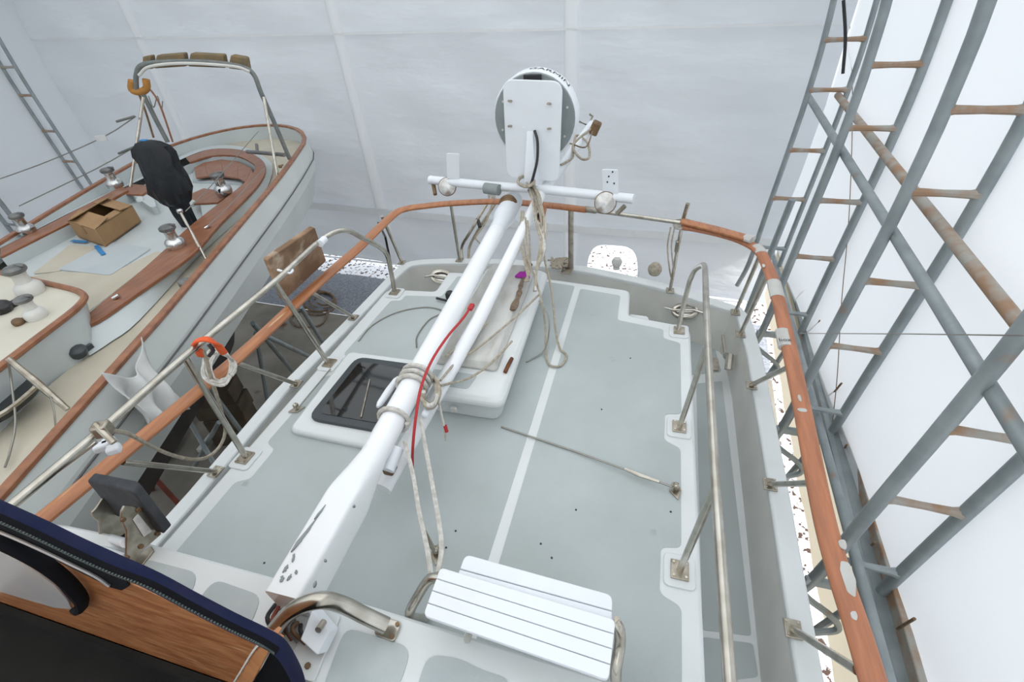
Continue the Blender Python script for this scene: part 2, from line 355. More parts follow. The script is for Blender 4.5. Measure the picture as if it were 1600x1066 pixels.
# longitudinal pipes
def pipe(name, a, b, r, lab, mt='galv', cat='pipe'):
    o = OB(name, M().tube([a, a.lerp(b, .35), a.lerp(b, .7), b], r, 10), mt); return tag(o, lab, cat)
pipe('purlin_pipe', PTX(1263, 151, 1.62), PTX(1263, 151, 1.62) + (PTX(1700, 853, 1.86) - PTX(1263, 151, 1.62)) * 1.55, .045, 'inner diagonal-looking grey purlin pipe across the bright wall, lower of two', 'galv')
pipe('purlin_pipe', PTX(1309, 149, 1.92), PTX(1309, 149, 1.92) + (PTX(1700, 642, 2.03) - PTX(1309, 149, 1.92)) * 1.55, .045, 'upper rust-streaked purlin pipe running behind the arches of the bright wall', 'rusty')
pipe('base_pipe', PTX(1206, 392, 1.80), PTX(1440, 1250, 1.80), .042, 'long round grey pipe running just outside the right teak rail')
T = THING('base_beam', 'grey steel base beam along the foot of the bright right wall', 'beam', TW(2.1, 4, -1.95))
m = M(); a, b = TW(2.16, -2, -1.93), TW(2.12, 9.2, -1.93)
def bm_(x0, x1, z0, z1):
    q = M(); c = [Vector((x0, 0, z0)), Vector((x1, 0, z0)), Vector((x1, 0, z1)), Vector((x0, 0, z1))]
    return q.loft([[TW(p.x, -2, p.z) for p in c], [TW(p.x - .04, 9.2, p.z) for p in c]])
OB('channel', bm_(2.02, 2.16, -2.06, -1.93), 'galv', T, bev=.01); OB('upper_lip', bm_(2.14, 2.2, -1.98, -1.80), 'rusty', T, bev=.01); OB('lower_lip', bm_(1.98, 2.04, -2.06, -1.9), 'galv', T, bev=.008)
for (a, b) in (((1251, 479), (1262, 452)), ((1267, 526), (1281, 501)), ((1295, 623), (1315, 599)), ((1320, 700), (1323, 695)), ((1362, 852), (1367, 848)), ((1402, 983), (1429, 967))):
    OB('bolt_rod', M().tube([PTX(*a, 2.10), PTX(*b, 2.02)], .011, 6), 'brown', T)
o = OB('guy_wire', M().tube([PTX(1250, 521, 1.5), PTX(1420, 522, 1.5), PTX(1600, 524.5, 1.5)], .004, 5), 'wire'); tag(o, 'thin level brown wire stretched across the bright right wall', 'wire')
o = OB('pull_cord', M().tube(spl([PTX(1326, 0, 2.05), PTX(1332, 150, 2.05), PTX(1327, 330, 2.05), PTX(1315, 470, 2.04), PTX(1308, 590, 2.02), PTX(1297, 690, 2.0)], 4), .005, 5), 'brown'); tag(o, 'thin brown cord hanging down the bright right wall', 'cord')
o = OB('hanging_cable', M().tube(spl([PTY(1318, 0, 8.2), PTY(1321, 60, 8.2), PTY(1317, 115, 8.2)], 4), .02, 6), 'black'); tag(o, 'black cable hanging inside the farthest pipe arch', 'cable')  # loose hanging cord, purpose unknown
for (a, b, y) in (((1178, 495), (1245, 305), 8.0), ((1215, 465), (1236, 312), 7.2)):
    pass
pipe('prop_pole', PTY(1160, 505, 7.6), PTY(1238, 312, 7.6), .05, 'dark upright pole leaning in the back right corner behind the stern rail', 'galv')

# ================================================================== OUR YACHT
ZC = -.3; ZD = -.8
Y = THING('sailing_yacht', 'white yacht with grey nonskid aft deck and teak stern rail, nearest the camera', 'boat', (-.93, 2, GZ))
capo = [(-2.86, -2), (-2.86, -.5), (-2.87, 1.27), (-2.93, 2.3), (-2.87, 3.5), (-2.85, 4.3), (-2.74, 4.66), (-2.13, 4.82), (-1.4, 4.88), (-.73, 4.86), (0, 4.68), (.34, 4.56), (.95, 4.27), (1.03, 4.1), (1.06, 3.5), (1.05, 2.3), (1.03, 1.2), (1.02, -.5), (1.02, -2)]
capo = [Vector((x, y, ZC)) for x, y in capo]
capo = capo[:5] + spl(capo[5:13], 4) + capo[13:]
def offs(pts, d):
    out = []; n = len(pts)
    for i in range(n):
        t = (pts[min(i + 1, n - 1)] - pts[max(i - 1, 0)]).normalized(); out.append(pts[i] + Vector((t.y, -t.x, 0)) * d)
    return out
capi = offs(capo, .12)
def at(pts, z): return [Vector((p.x, p.y, z)) for p in pts]
OB('cap_rail', M().loft([[a, b, b + V3(0, 0, -.05), a + V3(0, 0, -.05)] for a, b in zip(capo, capi)]), 'gel', Y, bev=.012)
OB('bulwark', M().ring(at(capi, ZC - .04), at(offs(capo, .145), ZD - .01)), 'gelwarm', Y)
def hs(s, z): return [Vector((-.93 + (p.x + .93) * s, 2 + (p.y - 2) * (.25 + .75 * s if p.y > 2 else 1), z)) for p in capo]
H_ = [hs(1, ZC - .02), hs(1.0, -.7), hs(.985, -1.1), hs(.93, -1.6), hs(.75, -2.1), hs(.42, -2.6)]
q = M()
for a, b in zip(H_[:4], H_[1:4]): q.ring(a, b)
OB('hull_topsides', q, 'gel', Y, ang=60)
q = M(); q.ring(H_[3], H_[4]).ring(H_[4], H_[5]).ring(H_[5], hs(.10, -3.1)).ring(hs(.10, -3.1), hs(.08, GZ + .02)); OB('hull_bottom', q, 'antifoul', Y, ang=60)
OB('side_deck', M().prism(at(offs(capo, .14), ZD), .05), 'gel', Y, flat=True)
TR = [(-2.42, .45), (-2.42, 3.56), (-1.92, 3.60), (-1.93, 3.98), (-1.0, 4.02), (-.09, 3.91), (-.07, 3.50), (.43, 3.42), (.45, .45)]
tp = rnd([V3(x, y, 0) for x, y in TR], [0, .08, .04, .06, .3, .06, .04, .1, 0])
OB('aft_cabin', M().prism(tp, .8), 'gel', Y, bev=.02)
def panel(pts, z=.0035, r=.05, mt='nonskid', nm='nonskid_panel', d=.004):
    return OB(nm, M().prism(rnd([V3(x, y, z) for x, y in pts], r), d), mt, Y, flat=True)
def notch(x, y, s):                               # white pad around a stanchion foot on the panel's edge
    return [(x + s * .02, y - .12), (x - s * .1, y - .115), (x - s * .1, y + .10), (x + s * .02, y + .12)]
panel([(-.545, .5), (-.545, 3.86), (-.17, 3.80), (-.16, 3.41), (.22, 3.34), (.22, 3.22), (.35, 3.18)] + [(.355, 2.40), (.25, 2.38), (.25, 2.15), (.35, 2.10), (.35, 1.44), (.25, 1.42), (.25, 1.18), (.35, 1.14), (.35, .5)], r=.03)
panel([(-2.30, .5), (-2.30, 1.26), (-2.22, 1.30), (-2.22, 1.54), (-2.31, 1.58), (-2.30, 2.26), (-2.22, 2.30), (-2.22, 2.50), (-2.30, 2.54), (-2.28, 3.36), (-2.18, 3.38), (-2.18, 3.47), (-1.82, 3.51), (-1.80, 3.9), (-1.0, 3.95), (-.605, 3.9), (-.605, .5)], r=.03)
sd = lambda px, py: (PZ(px, py, ZD).x, PZ(px, py, ZD).y)
panel([sd(1088, 600), sd(1128, 596), sd(1152, 800), sd(1174, 994), sd(1098, 985)], z=ZD + .004, r=.02)
panel([sd(1098, 996), sd(1176, 1006), sd(1185, 1058), sd(1150, 1062), sd(1155, 1110), (.46, sd(1100, 1110)[1])], z=ZD + .004, r=.02)
panel([(.46, sd(1088, 600)[1] + .08), (sd(1128, 590)[0], sd(1128, 590)[1] + .08), (sd(1110, 520)[0], sd(1110, 520)[1]), (sd(1075, 480)[0], sd(1075, 480)[1]), (sd(1003, 478)[0], sd(1003, 478)[1] + .1), (-.05, 3.6), (.46, 3.5)], z=ZD + .004, r=.03)
panel([(-2.66, 1), (-2.66, 4.1), (-1.98, 4.3), (-1.98, 3.6), (-2.48, 3.6), (-2.48, 1)], z=ZD + .004, r=.03)
OB('corner_step', M().prism(rnd([PZ(983, 490, -.1), PZ(1013, 494, -.1), PZ(1016, 512, -.1), PZ(978, 505, -.1)], .03), .65), 'gel', Y, bev=.01)
# forward coaming with patches
OB('coaming', M().prism(rnd([V3(-2.75, .365, .35), V3(-2.75, .66, .35), V3(-2.3, .685, .35), V3(-1.2, .69, .35), V3(0, .66, .35), V3(.40, .62, .35), V3(.40, .365, .35), V3(-.62, .365, .35), V3(-.64, .365, .35), V3(-2.0, .365, .35)], [0, .04, 0, 0, 0, .04, 0, 0, 0, 0]), 1.1), 'gel', Y, bev=.015)
for q in ([(225, 873), (309, 895), (298, 932), (150, 905)], [(335, 905), (409, 931), (388, 985), (300, 950)], [(540, 980), (643, 1012), (622, 1080), (500, 1085)], [(668, 1022), (720, 1030), (750, 1047), (800, 1062), (790, 1120), (640, 1110)]):
    OB('nonskid_patch', M().prism(rnd([PZ(a, b, .354) for a, b in q], .05), .004), 'nonskid2', Y, flat=True)
# deck hatch
hz = .05
OB('hatch_frame', M().prism(rnd([V3(-2.20, 1.68, hz), V3(-2.24, 2.54, hz), V3(-1.45, 2.54, hz), V3(-1.45, 1.66, hz)], .06), .06), 'gel', Y, bev=.02)
HT = OB('deck_hatch', M().prism(rnd([V3(-2.11, 1.78, hz + .025), V3(-2.11, 2.46, hz + .025), V3(-1.52, 2.46, hz + .025), V3(-1.52, 1.78, hz + .025)], .09), .03), 'lensrim', Y, bev=.008)
OB('acrylic_lid', M().prism(rnd([V3(-2.05, 1.84, hz + .029), V3(-2.05, 2.40, hz + .029), V3(-1.58, 2.40, hz + .029), V3(-1.58, 1.84, hz + .029)], .05), .006), 'lens', HT, flat=True)
OB('lid_stay', M().tube([V3(-1.86, 2.22, hz + .034), V3(-1.73, 1.86, hz + .034)], .006, 6), 'steeldull', HT)
# handrails on the cabin
def foot(p, R=None, parent=Y, s=.085, mt='steeldull'):
    o = OB('foot_plate', M().box(p + V3(0, 0, .006), (s, s * 1.15, .012), R), mt, parent, bev=.003)
    for dx, dy in ((-1, -1), (1, 1), (1, -1), (-1, 1)):
        OB('bolt', M().lathe(p + V3(dx * s * .34, dy * s * .4, .012), (0, 0, 1), [(.007, 0), (.007, .005)], 6), 'steel', o)
    return o
hr = spl([V3(.33, 3.33, 0), V3(.345, 3.40, .2), V3(.36, 3.42, .43)], 3)[:-1] + spl([V3(.36, 3.42, .43), V3(.372, 3.33, .57), V3(.385, 3.10, .74), V3(.388, 2.99, .80)], 3)[:-1] + [V3(.388, 2.95, .805), V3(.37, 2.15, .8), V3(.36, 1.27, .8), V3(.36, .59, .8), V3(.355, -.3, .8)]
HR = OB('handrail', M().tube(hr, .019, 12), 'steel', Y)
HR['label'] = 'stainless handrail on the right cabin edge'
for y0, y1, x1 in ((2.27, 2.13, .37), (1.31, 1.24, .36)):
    OB('rail_post', M().tube([V3(.34, y0, 0), V3(x1, y1, .8)], .017, 10), 'steel', HR)
hl = spl([V3(-2.30, 3.49, 0), V3(-2.33, 3.56, .22), V3(-2.345, 3.56, .42), V3(-2.41, 3.36, .65), V3(-2.46, 3.22, .78), V3(-2.52, 2.98, .8), V3(-2.47, 2.33, .8), V3(-2.45, 1.53, .8), V3(-2.41, .96, .8), V3(-2.39, .3, .8)], 6)
HL = OB('handrail', M().tube(hl, .021, 12), 'steel', Y); HL['label'] = 'stainless handrail on the left cabin edge'
for y0, y1, x1 in ((2.40, 2.33, -2.47), (1.43, 1.50, -2.45)):
    OB('rail_post', M().tube([V3(-2.35, y0, 0), V3(x1, y1, .8)], .019, 10), 'steel', HL)
OB('lower_tube', M().tube([PZ(12, 792, .62), PZ(150, 690, .74)], .013, 8), 'steel', HL)
OB('clamp', M().box(PZ(160, 671, .82), (.07, .06, .07), Matrix.Rotation(.5, 3, 'Z')), 'steeldull', HL, bev=.01); OB('clamp_bolt', M().tube([PZ(148, 663, .86), PZ(178, 692, .78)], .016, 8), 'steeldull', HL)
for p in ((.34, 3.33), (.34, 2.27), (.34, 1.31), (-2.30, 3.49), (-2.34, 2.40), (-2.36, 1.43)):
    OB('foot_pad', M().prism(rnd([V3(p[0] + a * .075, p[1] + b * .085, .012) for a, b in ((-1, -1), (-1, 1), (1, 1), (1, -1))], .03), .014), 'gel', Y, bev=.004)
    foot(V3(p[0], p[1], .012))
# teak rail with posts
ZR = .39
railL = spl([PZ(20, 848, ZR), PZ(80, 800, ZR), PZ(365, 565, ZR), PZ(480, 458, ZR), PZ(560, 388, ZR)], 5)[:-1] + spl([PZ(560, 388, ZR), PZ(612, 338, ZR), PZ(632, 327, ZR), PZ(665, 322, ZR), PZ(705, 318, ZR), PZ(780, 315, ZR), PZ(858, 321, ZR), PZ(916, 328, ZR)], 4)
TRl = OB('stern_rail', M().tube(railL, .055, 14, rh=.028, up=(0, 0, 1)), 'teak', Y); TRl['label'] = 'varnished teak rail around the left stern quarter'
railR = spl([PZ(1068, 354, ZR), PZ(1110, 362, ZR), PZ(1150, 373, ZR), PZ(1178, 386, ZR), PZ(1192, 400, ZR)], 4)[:-1] + spl([PZ(1192, 400, ZR), PZ(1212, 452, ZR), PZ(1248, 612, ZR), PZ(1290, 820, ZR), PZ(1345, 1000, ZR), PZ(1370, 1085, ZR), PZ(1420, 1250, ZR)], 6)
RR = OB('stern_rail', M().tube(railR, .047, 14, rh=.028, up=(0, 0, 1)), 'teakraw', Y); RR['label'] = 'weathered teak rail along the right side'
OB('rail_splice', M().tube([PZ(1066, 346, ZR + .05), PZ(1120, 359, ZR + .05), PZ(1166, 372, ZR + .05)], .05, 12, rh=.026, up=(0, 0, 1)), 'teak', Y)
OB('splice_tape', M().tube([PZ(1164, 371, ZR + .05), PZ(1176, 375, ZR + .05)], .053, 12, rh=.029, up=(0, 0, 1)), 'sticker', Y)
OB('gate_bar', M().tube([PZ(905, 326, ZR), PZ(1070, 349, ZR + .03)], .02, 10), 'steel', Y)
OB('rail_ferrule', M().tube([PZ(914, 327, ZR), PZ(932, 329, ZR)], .034, 10), 'steeldull', Y)
OB('rail_corner', M().tube(spl([PZ(1181, 386, ZR + .004), PZ(1187, 391, ZR + .004), PZ(1190, 397, ZR + .004)], 3), .049, 12, rh=.03, up=(0, 0, 1)), 'sticker', Y)
def onrail(i0, i1): 
    return None
for a, b in (((1199, 420), (1203, 432)), ((1222, 517), (1230, 545)), ((1207, 441), (1209, 446))):
    pass
tp1 = OB('tape_band', M().tube([PZ(1209, 441, ZR), PZ(1215, 466, ZR)], .05, 12, rh=.031, up=(0, 0, 1)), 'sticker', Y)
tp2 = OB('tape_band', M().tube([PZ(1223.5, 518, ZR), PZ(1229, 544, ZR)], .05, 12, rh=.031, up=(0, 0, 1)), 'sticker', Y)
c = PZ(1226.5, 531, ZR + .0325); ex = (PZ(1240, 531, ZR + .0325) - c).normalized(); ey = (PZ(1222, 516, ZR + .0325) - c).normalized()
text_mesh('box', .05, lambda x, y: c + ex * x + ey * (y - .015), tp2)
for (px, py, w_, l_) in ((1255, 641, .05, .03), (1193, 415, .02, .05), (1326, 905, .045, .15), (1317, 850, .03, .04), (1250, 622, .015, .05), (1335, 962, .02, .03)):
    p = PZ(px, py, ZR + .0285); OB('paint_patch', M().prism(rnd([p + V3(a * w_ * random.uniform(.7, 1.2), b * l_ * random.uniform(.7, 1.2), 0) for a, b in ((-.5, -.5), (-.6, .2), (-.3, .5), (.4, .55), (.6, 0), (.2, -.6))], .01), .004), 'sticker', RR, flat=True)
for (b, t) in (((552, 496), (483, 455)), ((463, 600), (366, 566)), ((337, 737), (192, 722)), ((628, 410), (597, 338)), ((718, 406), (705, 322)), ((1047, 454), (1066, 350)), ((1149, 488), (1186, 402)), ((1157, 522), (1202, 425)), ((1174, 602), (1238, 571)), ((1203, 757), (1276, 755)), ((1239, 983), (1340, 1048))):
    b0 = PZ(*b, ZC + .01); t0 = PZ(*t, ZR - .02)
    OB('stanchion', M().tube([b0, t0], .018, 10), 'steel', Y); foot(b0 - V3(0, 0, .006), s=.08)
OB('stanchion', M().tube([PZ(892, 420, ZC), PZ(892, 322, ZR)], .03, 10), 'steeldull', Y); foot(PZ(886, 424, ZC), s=.12)
OB('post_top', M().tube([PZ(1066, 348, ZR), PZ(1075, 318, ZR + .2)], .02, 8), 'steeldull', Y)
# hawse rings and cleats in the bulwark
def hawse(p, nrm, bar):
    R = basis(nrm, (1, 0, 0)); m = M(); n = 20
    m.tube([p + R @ V3(.115 * math.cos(2 * math.pi * k / n), .07 * math.sin(2 * math.pi * k / n), 0) for k in range(n)], .024, 8, closed=True)
    h = OB('fairlead', m, 'steel', Y)
    OB('daylight_disc', M().prism([p + R @ V3(.10 * math.cos(2 * math.pi * k / n), .06 * math.sin(2 * math.pi * k / n), -.02) for k in range(n)], R @ V3(0, 0, -.03)), 'chrome', h)  # bright disc added in place of the daylight seen through the open ring
    OB('horn', M().tube([p + R @ V3(-.2, -.03 * bar, .02), p + R @ V3(-.1, 0, .03), p + R @ V3(.1, 0, .03), p + R @ V3(.2, .03 * bar, .02)], .013, 8), 'steel', h)
hawse(PZ(690, 433, -.42), (.25, -.8, .9), 1); hawse(PZ(1070, 486, -.45), (-.35, -.75, .9), -1)
p = PZ(1134, 556, -.5); OB('cleat_base', M().tube([p + V3(.03, -.1, -.08), p + V3(.035, 0, 0), p + V3(.03, .1, -.08)], .035, 8), 'steel', Y); OB('cleat_horn', M().tube([p + V3(-.02, -.02, .05), p + V3(-.05, .1, .16)], .014, 8), 'steeldull', Y); OB('scupper', M().prism(rnd([p + V3(-.12, -.1, -.1), p + V3(-.12, .08, -.1), p + V3(-.04, .08, -.1), p + V3(-.04, -.1, -.1)], .03), .02), 'steeldull', Y)
# pad eyes and wire stay
def padeye(p, ang):
    R = Matrix.Rotation(ang, 3, 'Z')
    o = OB('pad_eye', M().prism([p + R @ V3(*q, .012) for q in ((-.035, 0), (0, .06), (.035, 0), (0, -.06))], .012), 'steeldull', Y, bev=.003)
    OB('eye_loop', M().tube([p + R @ V3(.02 * math.cos(t), 0, .012 + .045 * math.sin(t)) for t in [math.pi * k / 8 for k in range(9)]], .008, 6), 'steel', o)
    OB('shackle', M().box(p + R @ V3(0, .005, .045), (.03, .035, .03)), 'steeldull', o, bev=.008)
padeye(PZ(1055, 768, .004), .25); padeye(PZ(464, 641, .004), -.9); padeye(PZ(683, 868, .004), .3)
o = OB('wire_stay', M().tube([PZ(783, 667, .01), PZ(900, 706, .015), PZ(1050, 761, .05)], .006, 6), 'wire'); tag(o, 'thin wire stay lying across the grey deck to the right pad eye', 'wire')
OB('turnbuckle', M().tube([PZ(976, 733, .04), PZ(1000, 743, .045), PZ(1030, 753, .05)], [.009, .013, .009], 8), 'steel', o)
o = OB('wire_stay', M().tube([PZ(516, 577, .02), PZ(497, 600, .04), PZ(467, 636, .05)], .006, 6), 'wire'); tag(o, 'short frayed wire between a left post foot and pad eye', 'wire')
o = OB('deck_cable', M().tube(spl([PZ(560, 533, .01), PZ(582, 508, .012), PZ(620, 488, .012), PZ(665, 480, .012), PZ(692, 487, .015), PZ(670, 500, .012), PZ(652, 525, .012), PZ(651, 543, .012)], 6), .006, 6), 'wire'); tag(o, 'dark thin cable looping over the left side of the deck', 'cable')
o = OB('deck_light', M().lathe(PZ(704, 466, .0), (0, 0, 1), [(.03, 0), (.045, .01), (.045, .05), (.03, .07)], 14).tube([PZ(698, 470, .03), PZ(682, 466, .03)], .012, 8), 'black', Y)
# debris flecks on the deck
for (px, py) in ((900, 797), (862, 872), (845, 850), (697, 856), (712, 830), (413, 880), (1048, 800), (940, 640), (985, 560)):
    OB('deck_chip', M().lathe(PZ(px, py, .004), (0, 0, 1), [(.006, 0), (.005, .004)], 6), 'ink', Y)

# ================================================================== DECK LOCKER
LK = THING('deck_locker', 'long white fibreglass deck locker with a grimy lid, under the lowered mast', 'locker', (-1.1, 2.8, 0))
x0, x1, y0, y1, zt = -1.38, -.80, 2.07, 3.72, .24
def lk(z, e): return rnd([V3(x0 - e, y0 - e, z), V3(x1 + e, y0 - e, z), V3(x1 + e - .06, y1 + e, z), V3(x0 - e, y1 + e, z)], .08)
OB('body', M().loft([lk(.004, -.02), lk(.12, -.005), lk(.17, .02)]), 'gel', LK, bev=.01)
OB('lid_rim', M().loft([lk(.172, .035), lk(.215, .035), lk(.25, .0)]), 'gel', LK, bev=.012)
LD = OB('lid', M().loft([[V3(x0 + .03, y0 + .22, .251), V3(x1 - .07, y0 + .22, .251), V3(x1 - .12, y1 - .06, .251), V3(x0 + .03, y1 - .06, .251)], [V3(x0 + .07, y0 + .27, .33), V3(x1 - .12, y0 + .27, .33), V3(x1 - .17, y1 - .12, .36), V3(x0 + .07, y1 - .12, .36)]]), 'grime', LK, bev=.025)
OB('front_recess', M().prism(rnd([V3(x0 + .05, y0 + .03, .2515), V3(x1 - .22, y0 + .03, .2515), V3(x1 - .2, y0 + .18, .2515), V3(x0 + .05, y0 + .18, .2515)], .03), .003), 'nonskid2', LK, flat=True)
OB('latch', M().box(V3(x0 + .26, y0 - .025, .10), (.05, .02, .04)), 'gelwarm', LK, bev=.006)
OB('split_seam', M().tube(spl([V3(-.93, 2.92, .345), V3(-.93, 3.1, .36), V3(-.955, 3.3, .36), V3(-.95, 3.5, .37), V3(-.96, 3.62, .37)], 4), [.012 + .02 * random.random() for _ in range(17)], 8, rh=.012, up=(0, 0, 1)), 'ropedark', LK)
OB('rust_hook', M().tube([PZ(800, 560, .27), PZ(793, 573, .265), PZ(789, 582, .26)], .014, 6), 'rust', LK)

# ================================================================== LOWERED SPARS
A0, A1, A2, A3_, A4 = PZ(452, 945, .452), PZ(548, 775, .47), PZ(583, 714, .47), PZ(790, 335, .57), PZ(800, 316, .575)
SA = THING('mizzen_mast', 'thick white mast lowered along the deck, box-shaped foot and round top', 'mast', (A0.x, A0.y, .3))
ln = lambda a, b, t: a.lerp(b, t)
pA = [A0, ln(A0, A1, .5), ln(A0, A1, .92), A1, ln(A1, A2, .5), A2] + [ln(A2, A3_, k / 8) for k in range(1, 8)]
rw = [.078, .08, .082, .083, .076, .071] + [.071] * 7
OB('pole', M().tube(pA, rw, 24, rh=[.095, .095, .095, .093, .08, .071] + [.071] * 7, up=(0, 0, 1), expo=[9, 9, 8, 6, 3.2, 2] + [2] * 7), 'mast', SA)
OB('head_sleeve', M().tube([ln(A2, A3_, 7 / 8) + V3(0, 0, .0), ln(A2, A3_, .93), ln(A2, A3_, .97), A3_, A4 + V3(0, .06, 0)], [.072, .075, .098, .10, .094], 22, up=(0, 0, 1)), 'white', SA)
d = (A4 - A2).normalized(); c = A4 + V3(0, -.13, .025)
OB('end_cap', M().lathe(c, (0, -.62, .78), [(.09, -.06), (.095, 0), (.085, .05), (.05, .085), (.0, .098)], 18), 'brown', SA)
for (px, py, l_, w_, an) in ((476, 835, .19, .018, -.1), (500, 800, .07, .012, -.1), (458, 872, .05, .014, .3), (446, 888, .035, .016, 0), (463, 893, .02, .012, .5), (440, 905, .03, .02, .2), (452, 902, .025, .014, 0), (492, 912, .03, .01, .2), (553, 790, .015, .012, 0), (508, 875, .012, .012, 0)):
    p = PZ(px, py, .550 + .018 * (945 - py) / 170); Rz = Matrix.Rotation(an, 3, 'Z')
    OB('paint_chip', M().prism([p + Rz @ V3(a * w_ * random.uniform(.4, 1.1), b * l_ * random.uniform(.6, 1.1), 0) for a, b in ((-.3, -.5), (-.6, -.2), (-.4, .1), (-.5, .3), (-.1, .55), (.2, .3), (.5, .2), (.3, -.1), (.5, -.25), (.1, -.45))], .012), 'radargrey', SA, flat=True)
# belaying horns on the mast and small fittings
for (a, b, z) in (((590, 636), (622, 590), .45), ((662, 652), (668, 640), .42)):
    p, q = PZ(*a, z), PZ(*b, z); OB('horn_cleat', M().tube([p, p.lerp(q, .12), p.lerp(q, .5), p.lerp(q, .88), q], [.01, .02, .024, .02, .01], 10), 'white', SA)
OB('bracket', M().tube([PZ(620, 700, .40), PZ(605, 735, .36)], .04, 10), 'white', SA); OB('bracket_block', M().box(PZ(609, 731, .32), (.06, .07, .06)), 'brown', SA, bev=.012)
B0, B3 = PZ(560, 832, .12), PZ(925, 195, .98); B2 = PZ(846, 302, .70)
SB = THING('mast_with_radar', 'thinner white mast beneath, carrying crossbar lamps and the radar, lying aft', 'mast', (B2.x, B2.y, -.3))
OB('pole', M().tube([PZ(598, 764, .20), PZ(640, 690, .25), PZ(748, 500, .43), B2], .05, 18), 'mast', SB)
OB('mast_top', M().tube([B2, PZ(885, 250, .83), B3], .05, 16), 'white', SB)
CB = [PZ(672, 281, .74), PZ(760, 290, .74), PZ(850, 296, .74), PZ(925, 304, .74), PZ(990, 311, .74)]
XB = OB('crossbar', M().tube(CB, .05, 14, rh=.042, up=(0, 0, 1)), 'white', SB)
OB('crossbar_clamp', M().tube([PZ(758, 294, .735), PZ(780, 297, .735)], .054, 12), 'radargrey', XB)
def lamp(px, py, r, pxa):
    p = PZ(px, py, .70); nrm = V3(-.0 - p.x * .12, -1, .42).normalized()
    l = OB('spot_lamp', M().lathe(p, nrm, [(.03, -.11), (.075, -.07), (r, -.01), (r * 1.02, .012), (r * .92, .02)], 22), 'brown', SB)
    OB('lamp_lens', M().lathe(p, nrm, [(r * .94, .0205), (r * .7, .026), (r * .35, .031), (.001, .033)], 22), 'glass', l)
    OB('lamp_stem', M().tube([p - nrm * .06, PZ(pxa, py - 8, .74)], .014, 8), 'steeldull', l)
lamp(699, 292, .092, 716); lamp(946, 317, .098, 962)
def vplate(px, top, bot, w_, nm):
    y = PZ(px, bot, .78).y; a = PY(px, bot, y); b = PY(px - 1, top, y)
    return OB(nm, M().prism(rnd([a + V3(-w_, 0, 0), b + V3(-w_, 0, 0), b + V3(w_, 0, 0), a + V3(w_, 0, 0)], .015), V3(0, .012, 0)), 'white', SB, bev=.003)
vplate(708, 240, 280, .068, 'antenna_plate'); vp = vplate(954, 265, 302, .07, 'antenna_plate')
for dx, dz in ((-.02, .08), (.03, .02), (-.03, .03), (.01, .12)):
    OB('bolt_hole', M().lathe(PY(954, 290, PZ(954, 302, .78).y - .001) + V3(dx, 0, dz), (0, -1, 0), [(.008, 0), (.007, .004)], 8), 'ink', vp)
OB('bar_bracket', M().tube([PZ(677, 287, .70), PZ(680, 304, .62)], .022, 8), 'brown', XB); OB('bar_bracket', M().tube([PZ(976, 322, .70), PZ(964, 334, .62)], .022, 8), 'steeldull', XB)
# radar bracket plate, scanner
py_ = 4.46
def RP(px, py, y=py_): return PY(px, py, y)
pl = rnd([RP(785, 124), RP(879, 127), RP(873, 285), RP(792, 277)], [.10, .10, .09, .09], 6)
OB('radar_plate', M().prism(pl, V3(0, .025, 0)), 'white', SB, bev=.006)
OB('gusset', M().loft([[RP(823, 205), RP(833, 205), RP(833, 206), RP(823, 206)], [RP(824, 215) + V3(0, -.03, 0), RP(834, 215) + V3(0, -.03, 0), RP(834, 217), RP(824, 217)], [RP(822, 285) + V3(0, -.1, 0), RP(841, 285) + V3(0, -.1, 0), RP(846, 290), RP(818, 290)]]), 'white', SB, bev=.006)
for px, py in ((799, 158), (860, 162), (799, 197), (860, 201)):
    OB('plate_bolt', M().tube([RP(px, py), RP(px, py) + V3(-.012, -.05, .01)], .011, 8), 'steeldull', SB)
for px, py in ((813, 163), (851, 164), (816, 202), (852, 202)):
    OB('plate_boss', M().lathe(RP(px, py), (0, -1, 0), [(.02, 0), (.02, .004)], 12), 'white', SB)
RC = RP(834.5, 186, 4.62); RR_ = .385
RD = THING('radar_scanner', 'round radar scanner, grey underside and white rim, behind the white plate', 'radar', RC + V3(0, .1, -.3))
OB('underside', M().lathe(RC, (0, 1, 0), [(RR_ * .2, -.10), (RR_ * .45, -.09), (RR_ * .5, -.01), (RR_ * .97, 0), (RR_, .02)], 40), 'radargrey', RD)
OB('dome', M().lathe(RC, (0, 1, 0), [(RR_ * 1.0, .012), (RR_ * 1.03, .03), (RR_ * 1.035, .17), (RR_ * .97, .24), (RR_ * .7, .29), (.01, .31)], 40), 'white', RD)
OB('connector', M().box(RP(832, 121, 4.60), (.16, .03, .05)), 'black', RD, bev=.006)
for k in range(8):
    t = k * math.pi / 4 + .3; OB('screw', M().lathe(RC + V3(.84 * RR_ * math.cos(t), -.004, .84 * RR_ * math.sin(t)), (0, -1, 0), [(.012, -.01), (.01, .006)], 8), 'caulk', RD)
R2 = RR_ * 1.037
def rim(x, y):
    t = math.radians(68) - x / R2; return RC + V3(R2 * math.cos(t), .065 + y, R2 * math.sin(t))
text_mesh('GARMIN', .11, rim, RD)
o = OB('radar_cable', M().tube(spl([RP(836, 203) + V3(0, -.02, 0), RP(842, 218) + V3(0, -.06, 0), RP(843, 245) + V3(0, -.1, 0), RP(838, 270) + V3(0, -.14, 0), RP(832, 290) + V3(0, -.15, 0)], 5), .013, 8), 'black', SB)
